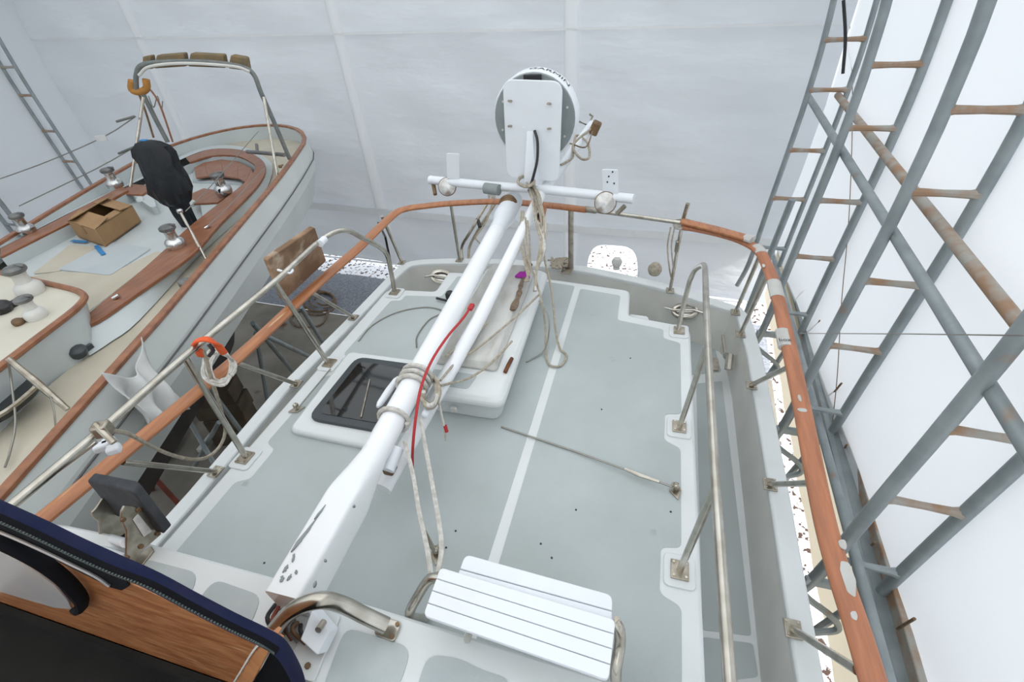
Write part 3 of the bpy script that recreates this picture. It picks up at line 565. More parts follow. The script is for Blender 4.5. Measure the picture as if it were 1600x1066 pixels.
# mast-top fixture
OB('mast_light', M().box(PZ(930, 200, .99), (.10, .12, .14), Matrix.Rotation(.4, 3, 'Y')), 'brown', SB, bev=.02)
OB('mast_bracket', M().tube([PZ(905, 190, 1.0), PZ(918, 196, .99), PZ(926, 182, 1.02), PZ(921, 178, 1.05)], .012, 6), 'steeldull', SB)
OB('wire_tail', M().tube(spl([PZ(928, 198, 1.0), PZ(905, 216, .95), PZ(895, 230, .92), PZ(908, 248, .9), PZ(921, 245, .9), PZ(917, 222, .93), PZ(900, 212, .95), PZ(896, 235, .9), PZ(893, 248, .86), PZ(876, 258, .84)], 5), .013, 6), 'rope', SB)
OB('wire_tail', M().tube(spl([PZ(926, 205, .98), PZ(915, 230, .95), PZ(890, 224, .92), PZ(876, 228, .9)], 5), .008, 6), 'ropedark', SB)

# ================================================================== ROPES
def rope(nm, pts, r, mt, lab, cat='rope', n=6, seg=6):
    o = OB(nm, M().tube(spl(pts, n), r, seg), mt); return tag(o, lab, cat)
T = THING('halyard_bundle', 'tangled bundle of tan halyards hanging from the lamp crossbar', 'rope', PZ(835, 430, .3))
base = [(822, 278, .80), (836, 305, .76), (846, 345, .7), (848, 385, .62), (838, 425, .48), (836, 455, .40)]
for k in range(13):
    random.seed(k); p = [PZ(a + random.uniform(-9, 9) * (.4 + .6 * math.sin(i)), b, z + random.uniform(-.02, .03)) for i, (a, b, z) in enumerate(base)]
    OB('strand', M().tube(spl(p, 6), .0095, 6), ('rope', 'ropewhite', 'rope')[k % 3], T)
OB('knot', M().tube(spl([PZ(822 + 13 * math.cos(t * 1.3), 283 + 9 * math.sin(t * 1.3), .83 + .02 * math.sin(t * 2)) for t in range(14)], 4), .013, 6), 'rope', T)
for k in range(4):
    OB('strand', M().tube(spl([PZ(815 + 3 * k, 330 + 5 * k, .68), PZ(812 + 5 * k, 370, .6), PZ(822 + 2 * k, 420, .48), PZ(826 - 2 * k, 440, .42)], 5), .009, 6), 'rope', T)
rope('halyard', [PZ(818, 330, .66), PZ(825, 400, .55), PZ(838, 440, .42), PZ(846, 470, .38), PZ(852, 510, .15), PZ(853, 555, .02), PZ(860, 571, .015), PZ(877, 571, .015), PZ(885, 555, .015), PZ(875, 545, .02), PZ(868, 515, .12), PZ(862, 455, .3), PZ(850, 400, .5), PZ(845, 350, .66)], .009, 'rope', 'tan halyard with its loop lying on the white deck seam')
rope('halyard', [PZ(843, 460, .37), PZ(800, 500, .37), PZ(745, 545, .37), PZ(718, 560, .36), PZ(688, 595, .45)], .008, 'rope', 'slack tan line across the locker lid, upper one')
rope('halyard', [PZ(800, 533, .36), PZ(770, 565, .33), PZ(735, 590, .3), PZ(700, 600, .35), PZ(688, 603, .42)], .008, 'rope', 'slack tan line across the locker lid, lower one')
rope('halyard', [PZ(760, 505, .40), PZ(735, 530, .38), PZ(712, 545, .40), PZ(697, 557, .45)], .011, 'rope', 'thick tan rope tucked under the thin mast beside the locker')
rope('halyard', [PZ(842, 470, .36), PZ(858, 500, .25), PZ(852, 545, .05), PZ(830, 562, .012), PZ(822, 566, .01)], .006, 'wire', 'thin grey line trailing off the locker to the deck')
rope('red_cord', [PZ(737, 477, .68), PZ(724, 497, .67), PZ(700, 525, .67), PZ(675, 563, .67), PZ(658, 605, .64), PZ(650, 650, .58), PZ(645, 700, .42), PZ(645, 738, .14), PZ(648, 757, .02)], .008, 'red', 'thin red cord running down the thick mast to the deck', 'cord')
o = OB('cord_tag', M().box(PZ(736, 480, .675), (.03, .06, .02)), 'red'); tag(o, 'small red tape tag on the mast above the cord', 'tag')
# rope lashing around the mast
ax = (A3_ - A2).normalized(); cM = ln(A2, A3_, .16); R = basis(ax, (1, 0, 0))
def wrap(nm, t0, turns, r, mt, lab, tail=(), dr=.1, drift=.05):
    c = ln(A2, A3_, t0); n = int(18 * turns); p = []
    for k in range(n + 1):
        g = 2 * math.pi * k / 18; p.append(c + R @ V3((dr + .01) * math.cos(g), (dr + .01) * math.sin(g), drift * k / n))
    o = OB(nm, M().tube(p + list(tail), r, 7), mt); return tag(o, lab, 'rope')
wrap('mast_lashing', .17, 3.6, .014, 'ropewhite', 'white rope lashing wound around the mast above the dark hatch', dr=.078, drift=.16)
wrap('mast_lashing', .085, 1.4, .013, 'ropewhite', 'single white rope turn on the mast just below the main lashing', dr=.076, drift=.03)
T = THING('rope_knot', 'fat bunch of white rope knotted at the side of the mast', 'rope', PZ(672, 625, .3))
for k in range(7):
    random.seed(20 + k); ph = random.random() * 6
    p = [PZ(672 + (13 + 3 * k % 7) * math.cos(t + ph) * .8, 612 + (20 + k) * math.sin(t + ph), .44 + .035 * math.sin(2 * t + k)) for t in [2 * math.pi * q / 10 for q in range(9)]]
    OB('strand', M().tube(spl(p, 4), .012, 6), 'ropewhite' if k % 2 else 'rope', T)
rope('rope_tail', [PZ(682, 612, .45), PZ(688, 640, .35), PZ(694, 668, .25), PZ(697, 688, .15)], .009, 'ropewhite', 'short rope tail with a red whipped end below the knot')
o = OB('rope_whipping', M().tube([PZ(695, 665, .262), PZ(698, 675, .22)], .012, 8), 'red'); tag(o, 'red whipping on the short rope tail', 'tape')
rope('mooring_line', [PZ(632, 690, .42), PZ(645, 740, .38), PZ(655, 800, .38), PZ(664, 840, .42), PZ(670, 872, .46), PZ(674, 905, .46)], .012, 'ropewhite', 'braided rope hanging from the mast to the seat leg, left strand')
rope('mooring_line', [PZ(657, 655, .42), PZ(665, 700, .38), PZ(678, 770, .38), PZ(688, 830, .42), PZ(690, 860, .46), PZ(685, 895, .46)], .012, 'ropewhite', 'braided rope hanging from the mast to the seat leg, right strand')
o = OB('turnbuckle', M().tube([PZ(663, 828, .2), PZ(672, 850, .1), PZ(680, 862, .05)], [.008, .015, .008], 8), 'steeldull'); tag(o, 'small grey turnbuckle standing by the pad eye below the hanging ropes', 'fitting')
o = OB('cloth_scrap', M().prism([PZ(804, 431, .38), PZ(812, 424, .40), PZ(826, 424, .42), PZ(828, 433, .38)], .02), 'magenta', bev=.004); tag(o, 'magenta cloth scrap at the far end of the locker', 'cloth')

# boarding ladder / davit folded at the stern
ZL = ZC - .16
T = THING('stern_ladder', 'folded tan tube ladder tied outside the stern rail, left of the masts', 'ladder', PZ(735, 402, ZC))
for k, (a, b, c_, d_) in enumerate((((722, 404), (722, 385), (735, 362), (768, 308)), ((732, 404), (734, 385), (748, 358), (776, 315)))):
    OB('side_tube', M().tube(spl([PZ(*a, ZL), PZ(*b, ZL + .12), PZ(*c_, -.04), PZ(*d_, .26)], 5), .018, 8), 'rope' if k else 'steeldull', T)
OB('tie_line', M().tube(spl([PZ(770, 315, .24), PZ(760, 345, .08), PZ(742, 372, -.06)], 4), .01, 6), 'rope', T)
OB('tie_line', M().tube(spl([PZ(742, 372, -.06), PZ(755, 385, -.15), PZ(765, 392, -.24)], 4), .01, 6), 'rope', T)
OB('grip', M().tube([PZ(746, 342, .08), PZ(750, 355, .01)], .022, 8), 'black', T); OB('top_block', M().box(PZ(768, 300, .31), (.10, .06, .16)), 'gelwarm', T, bev=.02)
# stern odds and ends
o = OB('ball_fender', M().lathe(PZ(1022, 430, ZC), (0, 0, 1), [(.03, 0), (.055, .015), (.075, .06), (.07, .1), (.04, .14), (.001, .15)], 14), 'rope'); tag(o, 'round tan ball on the stern cap rail', 'fender')
o = OB('bollard', M().lathe(PZ(963, 420, ZC), (0, 0, 1), [(.04, 0), (.035, .03), (.05, .05), (.06, .09), (.04, .13), (.001, .14)], 14), 'gelwarm'); tag(o, 'small grey capstan knob on the stern in front of the opening', 'fitting')
T = THING('rope_heap', 'tan rope heaped at the foot of the centre stern post', 'rope', PZ(880, 420, ZC))
for k in range(6):
    random.seed(40 + k); OB('strand', M().tube(spl([PZ(880 + random.uniform(-22, 16), 412 + random.uniform(-9, 8), ZC + .03 + .03 * random.random()) for _ in range(7)], 5), .011, 6), 'rope', T)
T = THING('lashing', 'white line lashing on the broken teak rail end at right', 'rope', PZ(1062, 350, .3))
for k in range(6):
    q = [PZ(1061 + 2.2 * k + 9 * math.cos(t), 350 + .4 * k + 8 * math.sin(t), ZR + .04 * math.cos(t + 1)) for t in [2 * math.pi * i / 10 for i in range(9)]]
    OB('turn', M().tube(spl(q, 3), .008, 6), 'ropewhite', T)
for dx in (0, 6):
    OB('tail', M().tube(spl([PZ(1048 + dx, 355, .38), PZ(1043 + dx, 385, .2), PZ(1046 + dx, 420, 0), PZ(1050, 440, -.2)], 4), .007, 6), 'rope', T)
OB('block', M().box(PZ(1058, 385, .2), (.04, .04, .12)), 'steeldull', T, bev=.01)
o = OB('flag_socket', M().tube([PZ(838, 345, .4), PZ(845, 320, .52)], .02, 8), 'black'); tag(o, 'short black rod beside the mast bundle above the rail', 'rod')
o = OB('wood_handle', M().tube([PZ(846, 345, .44), PZ(850, 325, .5)], .03, 8), 'teak'); tag(o, 'small teak handle hanging beside the halyards', 'handle')
o = OB('boat_hook', M().tube([PZ(612, 418, ZC - .25), PZ(602, 370, .0), PZ(591, 348, .12)], .014, 8), 'black'); tag(o, 'thin black pole outside the left stern corner', 'pole')

# ================================================================== SEAT
T = THING('slatted_seat', 'white slatted wooden seat on steel tubes at the bottom of the deck', 'seat', (-.3, .7, 0))
z = .55; yb, yf = .815, .615
def sl(t, k):  # corners run along the two ends
    l = PZ(688, 886, z).lerp(PZ(661, 962, z), t); r = PZ(962, 968, z).lerp(PZ(951, 1064, z), t); return l if k == 0 else r
for i in range(4):
    a, b = i / 4 + .006, (i + 1) / 4 - .006
    q = [sl(a, 0), sl(a, 1), sl(b, 1), sl(b, 0)]
    OB('slat', M().prism(rnd(q, [.045 if i == 0 else 0, .045 if i == 0 else 0, .045 if i == 3 else 0, .045 if i == 3 else 0]), .022), 'white', T, bev=.003)
z2 = .515
for i in range(2):
    l0, l1 = PZ(727, 866, z2), PZ(700, 940, z2); r0, r1 = PZ(957, 930, z2), PZ(955, 1010, z2)
    a, b = i * .33 + (.008 if i else 0), (.32 if i == 0 else .85)
    OB('back_slat', M().prism(rnd([l0.lerp(l1, a), r0.lerp(r1, a), r0.lerp(r1, b), l0.lerp(l1, b)], [.04 if i == 0 else 0, .05 if i == 0 else 0, 0, 0]), .02), 'white', T, bev=.003)
OB('leg', M().tube(spl([PZ(690, 905, .52), PZ(672, 905, .50), PZ(657, 925, .42), PZ(640, 962, .30), V3(-.80, .80, .02)], 5), .021, 10), 'steel', T)
OB('leg', M().tube(spl([PZ(960, 972, .52), PZ(968, 985, .50), PZ(968, 1010, .44), PZ(963, 1040, .40), PZ(962, 1062, .352)], 5), .021, 10), 'steel', T)
OB('bracket', M().box(PZ(964, 972, .525), (.02, .03, .015)), 'steeldull', T); OB('underframe', M().tube([PZ(700, 925, .50), PZ(950, 1005, .50)], .014, 8), 'steel', T)
OB('underframe', M().tube([PZ(735, 985, .50), PZ(730, 1000, .37)], .014, 8), 'steel', T)
# ================================================================== FOOT OF MAST: hoop, hinge, cables
T = THING('grab_hoop', 'thick polished steel grab hoop at the foot of the mast', 'handle', PZ(600, 985, .35))
hp = spl([PZ(405, 1020, .36), PZ(432, 980, .46), PZ(460, 952, .57), PZ(500, 938, .60), PZ(535, 945, .53), PZ(570, 962, .46), PZ(604, 978, .41)], 6)
OB('tube', M().tube(hp, .031, 14), 'steel', T)
OB('flange', M().prism(rnd([PZ(595, 962, .37), PZ(628, 972, .37), PZ(615, 1003, .37), PZ(583, 990, .37)], .015), .02), 'steel', T, bev=.003)
for px, py in ((621, 976), (613, 995)): OB('bolt', M().lathe(PZ(px, py, .37), (0, 0, 1), [(.009, 0), (.009, .006)], 6), 'brown', T)
T = THING('mast_hinge', 'white bolted hinge plate beside the mast foot', 'fitting', PZ(490, 990, .35))  # hinge bracket at the mast foot
OB('base_plate', M().prism([PZ(505, 950, .365), PZ(532, 962, .365), PZ(490, 1066, .365), PZ(455, 1058, .365), PZ(455, 1020, .365)], .015), 'gel', T, bev=.004)
OB('cheek', M().prism([PZ(487, 952, .46), PZ(515, 985, .42), PZ(495, 1025, .42), PZ(468, 1000, .46)], V3(.01, .03, -.05)), 'white', T, bev=.006)
OB('pin', M().tube([PZ(497, 985, .46), PZ(506, 972, .44)], .013, 10), 'steeldull', T)
for px, py in ((516, 977), (481, 1041)): OB('bolt', M().lathe(PZ(px, py, .366), (0, 0, 1), [(.012, 0), (.012, .006)], 8), 'brown', T)
T = THING('cable_tails', 'dark red and black cut cables spilling from the mast foot', 'cable', PZ(440, 975, .36))
for k in range(9):
    random.seed(60 + k); OB('cable', M().tube(spl([PZ(430 + 5 * k, 945 + 4 * k, .40), PZ(420 + 6 * k + random.uniform(-6, 6), 965 + 3 * k, .42), PZ(425 + 7 * k + random.uniform(-8, 8), 985 + 3 * k, .38)], 4), .009, 6), ('black', 'rustred', 'dark', 'brown')[k % 4], T)

# ================================================================== OUTBOARD BRACKET (charcoal pad on steel plates)
T = THING('motor_bracket', 'charcoal pad on tarnished steel plates bolted to the white coaming', 'bracket', PZ(210, 870, .35))
yb_ = PZ(215, 880, .35).y
def side_plate(pts, y, mt='steeldull'):
    return OB('side_plate', M().prism([PX(a, b, y) for a, b in pts], V3(.012, 0, 0)), mt, T, bev=.003)
xr = PZ(215, 878, .36).x; xl = PZ(160, 862, .36).x - .12
side_plate([(187, 798), (191, 790), (206, 790), (222, 797), (250, 834), (222, 858), (200, 886), (194, 868), (195, 830), (190, 818), (186, 812)], xr)
side_plate([(141, 800), (147, 794), (158, 778), (195, 800), (197, 830), (185, 838), (172, 856), (155, 850), (152, 815), (143, 808)], xl)
OB('flange', M().prism([PZ(236, 853, .362), PZ(240, 860, .362), PZ(215, 892, .362), PZ(188, 884, .362)], .012), 'steeldull', T, bev=.003)
for a, b in (((171, 841), (196, 849)), ((149, 856), (196, 872))):
    OB('spacer', M().tube([PX(*a, xl + .01), PX(*b, xr)], .02, 10), 'white', T)
lb = OB('label_plate', M().prism([PX(a, b, xr + .014) for a, b in ((207, 812), (215, 803), (237, 830), (224, 839))], V3(.003, 0, 0)), 'cleatplate', T, flat=True)
for (px, py) in ((216, 797), (246, 834), (220, 854), (198, 872), (192, 812)):
    OB('bolt', M().lathe(PX(px, py, xr + .013), (1, 0, 0), [(.012, 0), (.01, .008)], 8), 'brown', T)
P_ = lambda a, b, x: PX(a, b, x)
pd_top = [P_(134, 751, xl - .06), P_(147, 738, xl - .06), P_(218, 752, xr + .03), P_(271, 823, xr + .05), P_(258, 836, xr + .05), P_(206, 767, xr + .03)]
fa = [P_(134, 750, xl - .05), P_(206, 768, xr + .02), P_(259, 836, xr + .08), P_(180, 806, xl)]
fb = [P_(146, 738, xl - .05), P_(217, 752, xr + .02), P_(271, 823, xr + .08), P_(192, 792, xl)]
OB('pad', M().loft([rnd(fa, .03), rnd(fb, .03)]), 'pad', T, bev=.006)

# teak board on the rail
T = THING('mounting_board', 'stained square plywood board clamped to the left handrail', 'board', PZ(470, 420, .3))
bq = [PZ(418, 406, .84), PZ(492, 355, .86), PZ(510, 408, .46), PZ(444, 470, .42)]
nb = (bq[1] - bq[0]).cross(bq[3] - bq[0]).normalized(); nb = nb if nb.x > 0 else -nb
OB('panel', M().prism(rnd(bq, .02), -nb * .045), 'board', T, bev=.006)
OB('strap', M().tube(spl([PZ(432, 421, .80) + nb * .012, PZ(447, 425, .80) + nb * .03, PZ(452, 420, .80) + nb * .03, PZ(450, 426, .78) + nb * .012], 4), .009, 6), 'white', T)
OB('screw_hook', M().tube([PZ(491, 378, .75) + nb * .01, PZ(500, 376, .77) + nb * .03], .007, 6), 'black', T)
OB('clamp', M().tube([PZ(500, 381, .80), PZ(507, 374, .80)], .03, 10), 'white', T)
# orange strap, white rope coil, hanging line
T = THING('rope_coil', 'white rope coil hung by a bright orange strap from the left handrail', 'rope', PZ(340, 600, .3))
hxp = PZ(318, 545, .80)
OB('strap', M().tube(spl([PZ(302, 548, .77), PZ(305, 535, .83), PZ(322, 530, .85), PZ(338, 538, .80), PZ(350, 552, .70)], 5), .022, 8, rh=.012, up=(0, 0, 1)), 'orange', T)
OB('strap_end', M().box(PZ(312, 551, .74), (.05, .03, .06)), 'orange', T, bev=.01)
OB('clip', M().tube(spl([PZ(326, 538, .80), PZ(333, 548, .76), PZ(327, 556, .72)], 3), .012, 6), 'black', T)
for k in range(6):
    random.seed(80 + k); q = []
    for i in range(11):
        t = 2 * math.pi * i / 10 + .6; q.append(PZ(340 + (26 - 2 * k) * math.cos(t) + random.uniform(-3, 3) + k, 574 + (27 - k) * math.sin(t) + random.uniform(-3, 3), .55 - .006 * k))
    OB('turn', M().tube(spl(q, 4), .0085, 6), 'ropewhite', T)
OB('loop', M().tube(spl([PZ(350, 552, .68), PZ(360, 560, .6), PZ(368, 568, .5), PZ(360, 560, .58)], 4), .01, 6), 'ropewhite', T)
rope('hanging_line', [PZ(318, 548, .75), PZ(330, 590, .55), PZ(345, 640, .2), PZ(352, 670, 0), PZ(345, 695, -.1), PZ(325, 714, -.1), PZ(300, 718, 0), PZ(265, 710, .2), PZ(230, 694, .45), PZ(200, 678, .65), PZ(175, 673, .78)], .012, 'rope', 'pale line drooping in a loop under the left handrail')
T = THING('plastic_clip', 'clear white plastic fitting hanging below the left handrail clamp', 'fitting', PZ(175, 692, .6))
for k, (px, py, sx) in enumerate(((170, 692, .06), (160, 698, .07), (178, 702, .06))): OB('block', M().box(PZ(px, py, .66), (sx, .05, .04), Matrix.Rotation(.7, 3, 'Z')), 'white', T, bev=.01)

# ================================================================== CANOPY / TEAK BOARD nearest the camera
T = THING('companionway_canopy', 'navy zipped canvas edge over a varnished board, bottom left corner', 'canopy', V3(-1.2, .3, .6))
yc = .30
def CY_(px, py, y=yc): return PY(px, py, y)
OB('board', M().prism([CY_(-40, 850), CY_(120, 876), CY_(436, 1012), CY_(428, 1010), CY_(372, 1075), CY_(330, 1100), CY_(200, 1035), CY_(60, 970), CY_(-40, 925)], V3(0, .03, 0)), 'panelwood', T, bev=.004)
OB('board_edge', M().prism([CY_(428, 1003, yc - .004), CY_(422, 1000, yc - .004), CY_(398, 1020, yc - .004), CY_(360, 1072, yc - .004), CY_(372, 1090, yc - .004), CY_(395, 1066, yc - .004)], V3(0, .034, 0)), 'edgewood', T, bev=.003)
OB('caulk_bead', M().tube(spl([CY_(424, 998, yc - .008), CY_(406, 1006, yc - .008), CY_(394, 1020, yc - .008), CY_(384, 1036, yc - .008), CY_(372, 1056, yc - .008), CY_(358, 1078, yc - .008)], 4), .0045, 6, rh=.003), 'caulk', T)
ce = [(-40, 778), (0, 795), (60, 822), (120, 851), (180, 878), (240, 905), (300, 937), (360, 968), (410, 992), (436, 1008), (452, 1030), (466, 1060), (476, 1100)]
cv = spl([CY_(a, b + 3, yc - .012) for a, b in ce], 4)
OB('canvas_edge', M().tube(cv, .013, 10, rh=.02, up=(0, 1, 0)), 'navy', T)
OB('canvas_return', M().ring(cv, [p + V3(.0, -.10, -.06) for p in cv]), 'navy', T, solid=.004) if False else None
zc_ = spl([CY_(a - 3, b + 14 - (4 if a > 200 else 0), yc - .035) for a, b in ce[:10]], 4)
OB('zip_tape', M().tube(zc_, .005, 8, rh=.009, up=(0, 1, 0)), 'blackfab', T)
tm = M(); N_ = 110; L_ = len(zc_) - 1
for k in range(N_):
    t = k / N_ * L_; i = int(t); p = zc_[i].lerp(zc_[i + 1], t - i); tm.box(p + V3(0, -.007, .003), (.004, .004, .008))
OB('zip_teeth', tm, 'zip', T)['kind'] = 'stuff'
fl = spl([CY_(a, b, yc - .02) for a, b in ((-40, 810), (0, 826), (60, 852), (110, 878), (150, 905), (180, 920), (200, 918), (196, 908), (160, 893))], 4)
OB('black_flap', M().prism([CY_(a, b, yc - .014) for a, b in ((-40, 800), (60, 838), (150, 876), (196, 905), (201, 917), (190, 923), (172, 918), (120, 892), (60, 862), (-40, 815))], V3(0, .006, 0)), 'blackfab', T)
OB('flap_edge', M().tube(spl([CY_(a, b, yc - .02) for a, b in ((-40, 818), (0, 832), (60, 858), (110, 882), (150, 902), (170, 916))], 4), .004, 6), 'vinyl', T)
wp = [(-40, 850), (0, 862), (50, 890), (85, 915), (105, 938), (112, 952), (85, 950), (40, 937), (0, 925), (-40, 915)]
OB('window_vinyl', M().prism([CY_(a, b, yc - .022) for a, b in wp], V3(0, .004, 0)), 'vinyl', T)
bd = spl([CY_(a, b, yc - .026) for a, b in ((-40, 836), (0, 846), (60, 876), (100, 905), (124, 932), (128, 948), (115, 957))], 5)
OB('window_binding', M().tube(bd, [.008 + .008 * (i / len(bd)) for i in range(len(bd))], 8, rh=[.02] * (len(bd) - 3) + [.016, .012, .006], up=(0, 1, 0)), 'blackfab', T)
OB('canvas_lining', M().prism([CY_(a, b, yc + .015) for a, b in ((430, 1006), (446, 1030), (462, 1062), (470, 1100), (372, 1100), (400, 1060))], V3(0, .004, 0)), 'blackfab', T)
OB('shade_bulkhead', M().box(V3(-1.2, .285, .05), (3.15, .02, .62)), 'cockpitshade', T)  # added board, coloured near black for the shade inside the cockpit
OB('shade_floor', M().box(V3(-1.2, -.45, .22), (3.15, 1.46, .02)), 'cockpitshade', T)  # raised sheet whose near-black colour paints the shade below the board
OB('lower_strip', M().tube([CY_(135, 1020, yc - .0), CY_(180, 1042, yc - .0)], .006, 6), 'dark', T)

# ================================================================== THE OTHER BOAT
UC = -4.64
def hb(v):
    if v < 1.6: return max(.02, 1.53 - .115 * (1.6 - v) ** 2)
    if v < 7: return 1.56 - .006 * (7 - v)
    if v < 9: return 1.56 - .06 * ((v - 7) / 2) ** 2
    t = min((v - 9) / 2.1, 1); return 1.5 * max(0, 1 - t * t) ** .5
def zs(v): return .08 + .02 * max(0, v - 4)
def zd(v): return -.07 + .004 * max(0, v - 4)
vs = [-2, -1, 0, 1, 2, 3, 4, 5, 6, 7, 7.7, 8.4, 9, 9.4, 9.8, 10.2, 10.5, 10.75, 10.93, 11.03, 11.08, 11.1]
ol = [(UC + hb(v), v) for v in vs] + [(UC - hb(v), v) for v in vs[-2::-1]]
NB = THING('cruising_sailboat', 'white sailboat with cream decks and teak trim, stored at left', 'boat', NP(UC, 4, GZ))
def outline(d, dz, sc_=1.0):
    out = []; n = len(ol)
    for i, (u, v) in enumerate(ol):
        a = ol[max(i - 1, 0)]; b = ol[min(i + 1, n - 1)]; t = Vector((b[0] - a[0], b[1] - a[1])).normalized()
        u2, v2 = u - t.y * d, v + t.x * d
        out.append(NP(u2, v2, zs(v) + dz))
    return out
OB('toe_rail', M().loft([[a, b, c, d] for a, b, c, d in zip(outline(-.015, .02), outline(.06, .02), outline(.06, -.02), outline(-.015, -.02))]), 'teakline', NB, bev=.008)
OB('bulwark', M().ring(outline(.055, -.01), [Vector((p.x, p.y, zd(p.dot(NV_)) - .005)) for p in outline(.06, -.17)]), 'nwhite', NB)
def hsec(k, z, vk):                                # hull section scaled towards the centre, stern drawn in
    return [NP(UC + (u - UC) * k, 3 + (v - 3) * (vk if v > 3 else 1), zs(v) + z if z > -.5 else z + (zs(v) - .08) * .6) for u, v in ol]
s0, s1, s2, s3, s4, s5 = hsec(1.0, -.02, 1), hsec(1.03, -.26, 1.004), hsec(1.03, -.48, 1.0), hsec(.97, -.78, .955), hsec(.76, -1.08, .86), hsec(.34, -1.45, .74)
q = M()
for a, b in ((s0, s1), (s1, s2), (s2, s3), (s3, s4)): q.ring(a, b)
OB('hull_topsides', q, 'nhull', NB, ang=70)
OB('hull_stripe', M().tube([p for p in hsec(1.034, -.30, 1.005)], .010, 6), 'stripe', NB)
q = M(); q.ring(s4, s5).ring(s5, hsec(.10, -1.8, .6)).ring(hsec(.10, -1.8, .6), hsec(.075, -2.45, .5)); OB('hull_bottom', q, 'antifoul', NB, ang=70)
# cabin, coamings and cockpit
ZK = .12
def NQ(px, py, z): return PZ(px, py, z)
# coaming block around the cockpit
cob = [(108, 512), (150, 501), (215, 457), (300, 397), (345, 348), (402, 290), (415, 262), (404, 246), (375, 234), (330, 233), (290, 246), (215, 283), (160, 308), (0, 388)]
def col(z, px): return [NQ(a, b, z) for a, b in px]
outc = spl(col(ZK, cob), 3)
inn = [(118, 507), (148, 481), (200, 440), (246, 402), (262, 388), (308, 343), (345, 302), (394, 272), (392, 262), (372, 250), (340, 247), (300, 256), (222, 290), (165, 316), (0, 398)]
dk = [(150, 560), (172, 535), (218, 500), (253, 458), (304, 407), (340, 375), (400, 318)]
ca = spl(col(ZK - .02, [(108, 513), (150, 501), (215, 457), (300, 397), (345, 348), (402, 290), (415, 262), (404, 246), (375, 234), (330, 233), (290, 246), (215, 283), (130, 322), (0, 388), (-60, 415)]), 4)
cb = spl(col(-.055, [(140, 556), (172, 535), (218, 500), (304, 407), (348, 366), (408, 310)]) + col(0.0, [(426, 262), (410, 243), (378, 229), (328, 228), (284, 243)]) + col(-.05, [(212, 281), (126, 319), (-2, 384), (-62, 411)]), 4)
OB('coaming_wall', M().ring(ca, cb), 'nwhite', NB)
inn_ = spl(col(-.08, [(-160, 840), (-120, 800), (0, 684), (70, 611), (128, 570)]), 6)[:-1] + cb
inn_ = [p.lerp(q, k / 4) for p, q in zip(inn_, inn_[1:]) for k in range(4)] + [inn_[-1] - NV_ * k * .4 for k in range(1, 25)]
od = [Vector((p.x, p.y, zd(p.dot(NV_)))) for p in outline(.055, -.165)]; od = [p.lerp(q, k / 5) for p, q in zip(od, od[1:]) for k in range(5)] + [od[-1]]
od = [p for p in od if p.dot(NV_) > .8 or p.dot(NU_) < UC]
ni = [min(inn_, key=lambda q: (q - p).xy.length) for p in od]
OB('side_deck', M().ring(od, [Vector((q.x, q.y, p.z + .0)) + (q - p).normalized() * .04 for p, q in zip(od, ni)]), 'cream', NB, flat=True)
cr_o = spl(col(ZK, [(108, 513), (150, 501), (215, 457), (300, 397), (345, 348), (402, 290), (415, 262), (404, 246), (375, 234), (330, 233), (290, 246)]), 4)
cr_i = spl(col(ZK, [(118, 506), (148, 481), (215, 427), (262, 385), (300, 350), (382, 285), (398, 262), (390, 252), (368, 243), (330, 243), (296, 253)]), 4)
OB('coaming_cap', M().loft([[a, b, b - V3(0, 0, .04), a - V3(0, 0, .04)] for a, b in zip(cr_o, cr_i)]), 'teakdeck', NB, bev=.008)
cl_o = spl(col(ZK, [(0, 388), (60, 358), (130, 322), (172, 300), (190, 290)]), 4); cl_i = spl(col(ZK, [(0, 401), (60, 371), (136, 333), (178, 309), (200, 297)]), 4)
OB('coaming_cap', M().loft([[a, b, b - V3(0, 0, .04), a - V3(0, 0, .04)] for a, b in zip(cl_o, cl_i)]), 'teakdeck', NB, bev=.008)
ib = spl([Vector((p.x, p.y, ZK - .03)) for p in col(ZK, [(118, 506), (148, 481), (215, 427), (262, 385), (300, 350), (382, 285), (398, 262), (390, 252), (368, 243), (330, 243), (296, 253), (200, 297), (136, 333), (60, 371), (0, 401)])], 3)
OB('coaming_lining', M().ring(ib, [Vector((p.x, p.y, -.30)) for p in ib]), 'nwhite', NB)
flr = [Vector((p.x, p.y, -.06)) for p in ib] + [NQ(-60, 440, -.06), NQ(-60, 560, -.06), NQ(60, 540, -.06)]
OB('cockpit_floor', M().prism(flr, .03), 'nwhite', NB, flat=True)
for q, mt_, zz in (([(50, 428), (110, 382), (152, 386), (92, 424)], 'cream', -.047), ([(92, 424), (172, 428), (246, 392), (255, 396), (150, 478), (118, 500), (40, 470), (30, 436)], 'cream', -.050), ([(90, 421), (152, 387), (178, 378), (236, 388), (172, 430)], 'nsole', -.044)):
    OB('seat_panel' if mt_ == 'cream' else 'sole_panel', M().prism(rnd(col(zz, q), .05), .05), mt_, NB, flat=True)
# left coaming inner face with oval pocket
p0 = col(.18, [(12, 408), (68, 380), (66, 372), (60, 370)])
zz = NQ(40, 393, .18); dv = NV_ * 1.0
ov = [NQ(40, 391, .0) + NU_ * .02 + (NV_ * (.27 * math.copysign(abs(math.cos(t)) ** .6, math.cos(t)))) + V3(0, 0, .075 * math.copysign(abs(math.sin(t)) ** .6, math.sin(t))) for t in [2 * math.pi * k / 24 for k in range(24)]]
OB('locker_pocket', M().prism(ov, NU_ * .012), 'gelwarm', NB)
